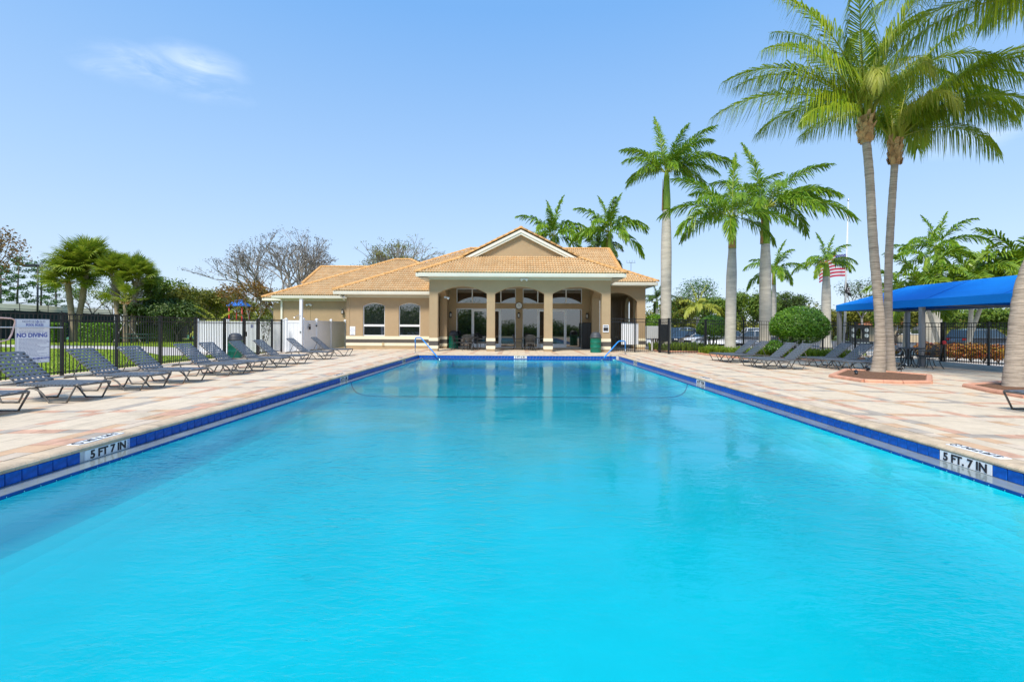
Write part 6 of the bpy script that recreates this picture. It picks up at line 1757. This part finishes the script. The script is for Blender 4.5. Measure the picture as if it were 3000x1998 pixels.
# ------------------------------------------------------------------ cars
def make_car(name, label, paint, x, y, rz, L=4.6, W=1.82, H=1.46, suv=False, z=GZ + .012):
    t = thing(name, label, 'car', (x, y, z), rz, group='cars in the parking lot')
    hb = .90 if not suv else 1.02; zs = .22
    # lower body: lengthwise profile, lofted across the width with tumblehome
    prof = [(-L / 2, zs + .12), (-L / 2 + .05, hb * .82), (-L / 2 + .18, hb), (-L * .28, hb + .02), (L * .18, hb), (L * .40, hb * .90), (L / 2 - .08, hb * .78), (L / 2, hb * .55), (L / 2 - .02, zs + .05), (L / 2 - .2, zs), (-L / 2 + .2, zs)]
    b = MB()
    n = len(prof); secs = [(-W / 2, .93, .02), (-W / 2 + .06, 1.0, 0), (W / 2 - .06, 1.0, 0), (W / 2, .93, .02)]
    for yy, k, dz in secs:
        for px_, pz in prof: b.v.append((px_ * (1 if k == 1 else .985), yy, (pz - .55) * k + .55))
    for s in range(3):
        for i in range(n): j = (i + 1) % n; b.f.append([s * n + i, s * n + j, (s + 1) * n + j, (s + 1) * n + i]); b.m.append(0)
    b.f.append(list(range(n))); b.f.append(list(range(3 * n, 4 * n))[::-1]); b.m += [0, 0]
    b.build('body', paint, t, True)
    # cabin
    if suv: cp_ = [(-L / 2 + .12, hb - .02), (-L / 2 + .42, H - .10), (-L * .22, H), (L * .06, H - .02), (L * .24, hb)]
    else: cp_ = [(-L / 2 + .62, hb - .01), (-L * .20, H - .06), (-L * .08, H), (L * .08, H - .03), (L * .27, hb - .02)]
    g = MB(); n = len(cp_)
    for yy, k in ((-W / 2 + .08, 0), (-W / 2 + .26, 1), (W / 2 - .26, 1), (W / 2 - .08, 0)):
        for (px_, pz) in cp_: g.v.append((px_, yy if pz < hb + .1 or k == 0 else yy, pz if k else hb + (pz - hb) * .0 + 0))
    # side glass leans inwards: build as a loft between base rectangle and roof outline
    g = MB()
    base = [(cp_[0][0], -W / 2 + .06, hb), (cp_[-1][0], -W / 2 + .06, hb - .02), (cp_[-1][0], W / 2 - .06, hb - .02), (cp_[0][0], W / 2 - .06, hb)]
    roof = [(cp_[1][0], -W / 2 + .24, cp_[1][1]), (cp_[3][0], -W / 2 + .24, cp_[3][1]), (cp_[3][0], W / 2 - .24, cp_[3][1]), (cp_[1][0], W / 2 - .24, cp_[1][1])]
    g.add(base + roof, [(0, 1, 5, 4), (1, 2, 6, 5), (2, 3, 7, 6), (3, 0, 4, 7)])
    g.build('windows', 'car_glass', t)
    r = MB(); r.add([(p[0], p[1], p[2] - .01) for p in roof] + [(cp_[2][0], -W / 2 + .3, cp_[2][1] + .03), (cp_[2][0], W / 2 - .3, cp_[2][1] + .03)], [(0, 1, 4), (1, 2, 5, 4), (2, 3, 5), (3, 0, 4, 5)])
    for i in range(4): r.beam(base[i], roof[i], .07, .05)
    for s in (-1, 1):
        mx_ = lerp(base[0][0], base[1][0], .5); r.beam((mx_, s * (W / 2 - .055), hb), (lerp(roof[0][0], roof[1][0], .55), s * (W / 2 - .235), H - .04), .06, .05)
        r.beam((roof[0][0], s * (W / 2 - .235), roof[0][2]), (roof[1][0], s * (W / 2 - .235), roof[1][2]), .05, .05)
    r.build('roof', paint, t)
    m = MB()
    for s in (-1, 1):
        m.beam((base[0][0], s * (W / 2 - .05), hb + .005), (base[1][0], s * (W / 2 - .05), hb - .012), .02, .025); m.beam((roof[0][0], s * (W / 2 - .215), roof[0][2] - .03), (roof[1][0], s * (W / 2 - .215), roof[1][2] - .03), .02, .02)
    m.build('chrome_trim', 'chrome', t)
    for sx in (-.31, .305):
        for s in (-1, 1):
            w = place('wheel', None, t, (sx * L, s * (W / 2 - .11), .335), (R(90), 0, 0))
            MB().lathe([(.20, -.11), (.325, -.11), (.335, -.07), (.335, .07), (.325, .11), (.20, .11)], n=18).build('tyre', 'tyre', w, True)
            m = MB(); m.lathe([(.0001, -s * .06), (.2, -s * .09), (.21, -s * .11), (.19, -s * .115)], n=18)
            for k in range(5): m.box((.1 * math.cos(k * 1.257), .1 * math.sin(k * 1.257), -s * .095), (.2, .05, .02), k * 1.257)
            m.build('rim', 'chrome', w)
    for s in (-1, 1):
        MB().box((L / 2 - .10, s * (W / 2 - .28), hb * .72), (.18, .36, .12)).build('headlight', 'lamp_glass', t)
        MB().box((-L / 2 + .06, s * (W / 2 - .22), hb * .85), (.1, .36, .15)).build('tail_light', 'red_light', t)
        MB().bev((L * .20, s * (W / 2 + .08), hb + .06), (.14, .2, .12), .03).build('wing_mirror', paint, t)
    MB().box((L / 2 - .02, 0, hb * .55), (.06, W * .55, .16)).build('grille', 'black_metal', t)
    MB().box((L / 2 - .01, 0, zs + .12), (.06, W * .8, .1)).build('bumper', 'black_metal', t)
    return t
def car_at(px, Y): return at(px, 950, Y).x
make_car('suv_car', 'dark grey SUV seen side on beyond the fence behind the canopy', 'car_grey', car_at(2880, 39), 39, R(4), 4.9, 1.9, 1.72, True)
make_car('parked_car', 'black car with a bright bonnet behind the gate right of the porch', 'car_black', car_at(2008, 45), 45, R(215), 4.7, 1.85, 1.45)
make_car('suv_car', 'silver SUV behind the black car', 'car_silver', car_at(1985, 51), 51, R(210), 4.7, 1.85, 1.72, True)
make_car('parked_car', 'white car whose nose shows below the clipped shrub', 'car_white', car_at(2075, 43.5), 43.5, R(200), 4.6, 1.82, 1.42)
make_car('suv_car', 'white SUV seen from behind between the royal palms', 'car_white', car_at(2200, 54), 54, R(75), 4.7, 1.88, 1.72, True)
make_car('parked_car', 'pale blue silver car between the royal palms', 'car_silver', car_at(2206, 46), 46, R(150), 4.6, 1.82, 1.46)
make_car('parked_car', 'silver car half hidden by the swollen royal palm', 'car_silver', car_at(2125, 46), 46, R(205), 4.6, 1.82, 1.46)
make_car('parked_car', 'white car behind the pale cabinet', 'car_white', car_at(1905, 45), 45, R(205), 4.6, 1.82, 1.42)

# ------------------------------------------------------------------ flagpole and flags
FY = 60.0
q = at(2473, 990, FY); tp = at(2485, 590, FY)
t = thing('flagpole', 'tall white flagpole beyond the blue canopy', 'flagpole', (q.x, FY, GZ))
MB().tube([(0, 0, 0), (tp.x - q.x, 0, tp.z - GZ)], [.14, .05], 10).build('pole', 'flag_pole', t, True)
MB().lathe([(.0001, .0), (.1, .06), (.12, .14), (.08, .22), (.0001, .26)], (tp.x - q.x, 0, tp.z - GZ), 12).build('finial', 'chrome', t, True)
MB().tube([(.2, 0, 1.2), (tp.x - q.x + .14, 0, tp.z - GZ - .3)], .012, 4).build('halyard', 'white_frame', t)
fq = at(2482, 744, FY)
t = thing('national_flag', 'stars and stripes flag streaming left from the flagpole', 'flag', fq)
FL, FH = 4.3, 2.8
def fpos(u, v): return Vector((-FL * u * .86, .25 * math.sin(u * 9 + v * 1.5) * u + .1 * math.sin(u * 17), -FH * v * (1 - .05 * u) - 1.1 * u * u * .9 - .12 * math.sin(u * 8 + v) * u))
NS = 13
for st in range(NS):
    m = MB(); u0 = .40 if st < 7 else 0.0; K = 16
    for i in range(K + 1):
        u = lerp(u0, 1, i / K)
        for v in (st / NS, (st + 1) / NS): m.v.append(tuple(fpos(u, v)))
    m.f = [[2 * i, 2 * i + 1, 2 * i + 3, 2 * i + 2] for i in range(K)]; m.m = [0] * K
    m.build('red_stripe' if st % 2 == 0 else 'white_stripe', 'flag_red' if st % 2 == 0 else 'flag_white', t, True)
m = MB(); K = 8
for i in range(K + 1):
    for j in range(5): m.v.append(tuple(fpos(.4 * i / K, (7 / 13) * j / 4)))
for i in range(K):
    for j in range(4): m.f.append([i * 5 + j, i * 5 + j + 1, i * 5 + j + 6, i * 5 + j + 5]); m.m.append(0)
m.build('canton', 'flag_blue', t, True)
m = MB()
for r_ in range(9):
    for c_ in range(6 if r_ % 2 == 0 else 5):
        u = .4 * (c_ + (.5 if r_ % 2 == 0 else 1)) / 6; v = (7 / 13) * (r_ + .5) / 9; p = fpos(u, v) + Vector((0, -.02, 0)); vs = []
        for k in range(10): a = math.pi / 2 + k * math.pi / 5; rr = .085 if k % 2 == 0 else .035; vs.append(p + Vector((rr * math.cos(a), 0, rr * math.sin(a))))
        m.add(vs + [p], [(k, (k + 1) % 10, 10) for k in range(10)])
m.build('stars', 'flag_white', t, kind='stuff')
fq = at(2476, 823, FY - .1)
t = thing('black_flag', 'small black flag hanging below the national flag', 'flag', fq); m = MB()
for i in range(9):
    for j in range(7):
        u, v = i / 8, j / 6; m.v.append((.75 * u * (.55 + .45 * v), .15 * math.sin(u * 8 + v * 3), -1.5 * v - .55 * u))
for i in range(8):
    for j in range(6): m.f.append([i * 7 + j, i * 7 + j + 1, i * 7 + j + 8, i * 7 + j + 7]); m.m.append(0)
m.build('cloth', 'flag_black', t, True)
MB().lathe([(.0001, 0), (.2, 0), (.2, .01), (.14, .01), (.14, .0)], n=16).build('emblem_ring', 'flag_white', t, loc=(.30, -.2, -1.05), rot=(R(90), 0, 0))
MB().beam((.16, -.21, -1.4), (.46, -.21, -1.45), .05, .06).build('emblem_scroll', 'flag_white', t)
# granite memorial
q = at(2517, 1008, 52)
t = thing('granite_memorial', 'black granite memorial with round seals beyond the right fence', 'memorial', (q.x, 52, GZ))
MB().bev((0, 0, .15), (2.5, .8, .3), .04).build('base', 'granite', t)
m = MB(); m.lohi((-1.0, -.15, .3), (-.42, .15, 2.0)); m.lohi((.42, -.15, .3), (1.0, .15, 2.0)); m.lohi((-.42, -.15, .3), (.42, .15, .62))
pts = [(.42 * math.cos(a), 1.2 + .58 * math.sin(a)) for a in [math.pi - math.pi * i / 12 for i in range(13)]]
for a, c in zip(pts[:-1], pts[1:]): m.prism([(a[0], a[1]), (c[0], c[1]), (c[0], 2.15), (a[0], 2.15)], 'y', -.15, .15)
m.build('stone', 'granite', t)
for x, z in ((-.7, 1.55), (-.7, .95), (.7, 1.55), (.7, .95)): MB().lathe([(.0001, 0), (.22, 0), (.22, .02), (.17, .02), (.16, .008), (.0001, .008)], n=20).build('seal', 'granite_pale', t, loc=(x, -.15, z), rot=(R(90), 0, 0))
m = MB(); [m.box((-.75 + k * .36, -.41, .18), (.26, .02, .08)) for k in range(5)]; m.build('inscription', 'granite_pale', t)

# ------------------------------------------------------------------ tennis court screens
def screen(label, pts, z0, z1, mt, step=3.2):
    t = thing('court_screen', label, 'court fence', (pts[0][0], pts[0][1], -.16)); o = Vector(t.location)
    for (xa, ya), (xb, yb) in zip(pts[:-1], pts[1:]):
        A, B = Vector((xa, ya, 0)) - Vector((o.x, o.y, 0)), Vector((xb, yb, 0)) - Vector((o.x, o.y, 0)); n = max(1, round((B - A).length / step))
        for k in range(n):
            p, q_ = A.lerp(B, k / n), A.lerp(B, (k + 1) / n)
            MB().tube([p, p + Vector((0, 0, z1 + .12))], .045, 6).build('post', 'black_metal', t)
            m = MB(); K = 6
            for i in range(K + 1):
                for j in range(4):
                    e = p.lerp(q_, i / K); sag = -.06 * math.sin(math.pi * i / K) if j == 3 else 0; m.v.append((e.x, e.y + .03 * math.sin(i * 2.1 + j), lerp(z0, z1, j / 3) + sag))
            for i in range(K):
                for j in range(3): m.f.append([i * 4 + j, i * 4 + j + 1, i * 4 + j + 5, i * 4 + j + 4]); m.m.append(0)
            m.build('screen_panel', mt, t, True)
        MB().tube([A + Vector((0, 0, z1 + .1)), B + Vector((0, 0, z1 + .1))], .03, 6).build('top_rail', 'black_metal', t); MB().tube([A + Vector((0, 0, z0 + .03)), B + Vector((0, 0, z0 + .03))], .025, 6).build('bottom_rail', 'black_metal', t)
c0, c1 = at(-40, 905, 44), at(335, 921, 63)
screen('black tennis court windscreen beyond the left lawn', [(c0.x, c0.y), (c1.x, c1.y)], .1, c0.z + .16, 'windscreen_black')
c0, c1 = at(-40, 885, 52), at(331, 907, 74)
screen('tan tennis court windscreen across the court at the left', [(c0.x, c0.y), (c1.x, c1.y)], 1.0, c0.z + .16, 'windscreen_tan', 5)
q0, q1 = at(300, 950, 50), at(560, 952, 54)
screen('low black screen beyond the picnic table', [(at(425, 950, 50).x, 50), (at(548, 950, 51).x, 51)], .1, 1.75, 'windscreen_black')
m = MB(); m.quad((-75, 49, LZ + .008), (-38, 49, LZ + .008), (-38, 74, LZ + .008), (-75, 74, LZ + .008)); m.build('tennis_court', 'court_green', kind='structure')
q = at(110, 912, 50)
t = thing('court_light', 'tall tennis court light with a flat lamp box', 'lamp post', (q.x, 50, -.16)); H_ = at(110, 779, 50).z + .16
MB().tube([(0, 0, 0), (0, 0, H_)], [.1, .07], 8).build('pole', 'black_metal', t, True); MB().box((-.75, 0, H_), (1.4, .4, .28)).build('lamp_box', 'black_metal', t); MB().box((-.75, 0, H_ - .145), (1.2, .34, .01)).build('lens', 'lamp_glass', t)
# picnic table
q = gz(408, 1006, -.16)
t = thing('picnic_table', 'dark green picnic table with side benches on the left lawn', 'picnic table', (q.x, q.y, -.16))
m = MB(); m.bev((0, 0, .76), (2.0, .8, .05), .01); m.build('table_top', 'table_green', t)
for s in (-1, 1): MB().bev((0, s * .75, .46), (1.9, .28, .045), .01).build('bench', 'table_green', t)
for s in (-1, 1):
    m = MB(); m.tube([(s * .65, -.75, .44), (s * .65, .75, .44)], .03, 6); m.tube([(s * .65, 0, 0), (s * .65, 0, .74)], .06, 8); m.build('pedestal', 'table_green', t)
# play tower
q = at(701, 930, 46); X_, W_ = q.x, .72
t = thing('play_tower', 'playground tower with blue roof and red posts behind the white fence', 'play tower', (X_, 46, -.2))
zr = at(701, 897, 46).z + .2; za = at(701, 878, 46).z + .2
for sx in (-1, 1):
    for sy in (-1, 1): MB().tube([(sx * W_ * .85, sy * W_ * .85, 0), (sx * W_ * .85, sy * W_ * .85, zr + .05)], .06, 8).build('post', 'play_red', t, True)
m = MB(); e = W_ + .1
m.add([(-e, -e, zr), (e, -e, zr), (e, e, zr), (-e, e, zr), (-e * .35, 0, za), (e * .35, 0, za)], [(0, 1, 5, 4), (1, 2, 5), (2, 3, 4, 5), (3, 0, 4), (3, 2, 1, 0)]); m.build('roof', 'play_blue', t)
MB().lohi((-W_, -W_, 1.25), (W_, W_, 1.35)).build('platform', 'play_blue', t)
m = MB(); [m.tube([(-W_ * .7 + k * .14, -W_ * .85, 1.35), (-W_ * .7 + k * .14, -W_ * .85, 2.0)], .02, 5) for k in range(5)]; m.tube([(-W_ * .8, -W_ * .85, 2.0), (-.1, -W_ * .85, 2.0)], .03, 5); m.build('guard_bars', 'play_red', t)
MB().lohi((-.1, -W_ * .87, 1.4), (.3, -W_ * .83, 2.05)).build('yellow_panel', 'play_yellow', t); MB().lohi((.32, -W_ * .87, 1.4), (W_ * .8, -W_ * .83, 1.95)).build('blue_panel', 'play_blue', t)
m = MB(); [m.quad((W_ + i * .25, -.3, 1.3 - i * .22), (W_ + i * .25, .3, 1.3 - i * .22), (W_ + (i + 1) * .25, .3, 1.3 - (i + 1) * .22), (W_ + (i + 1) * .25, -.3, 1.3 - (i + 1) * .22)) for i in range(5)]; m.build('slide', 'play_yellow', t)
# pale houses glimpsed far right
def house(label, px, Y, w, d, h, zr_):
    t = thing('house', label, 'house', (at(px, 950, Y).x, Y, GZ))
    MB().lohi((-w / 2, 0, 0), (w / 2, d, h)).build('wall', 'house_wall', t)
    m = MB(); e = .5; m.add([(-w / 2 - e, -e, h), (w / 2 + e, -e, h), (w / 2 + e, d + e, h), (-w / 2 - e, d + e, h), (-w / 2 + d * .5, d / 2, h + zr_), (w / 2 - d * .5, d / 2, h + zr_)], [(0, 1, 5, 4), (1, 2, 5), (2, 3, 4, 5), (3, 0, 4), (3, 2, 1, 0)]); m.build('roof', 'house_roof', t)
    for k in range(3):
        x = -w / 2 + w * (k + .5) / 3; f = MB().lohi((x - .6, -.05, 1.0), (x + .6, .0, 2.2)).build('window', 'white_frame', t); MB().lohi((x - .5, -.06, 1.1), (x + .5, -.052, 2.1)).build('pane', 'glass', f)
house('pale house beyond the fence at the far right', 2950, 75, 12, 9, 3.0, 1.6); house('cream garden wall house seen under the canopy', 2680, 60, 5, 6, 2.2, 1.3)
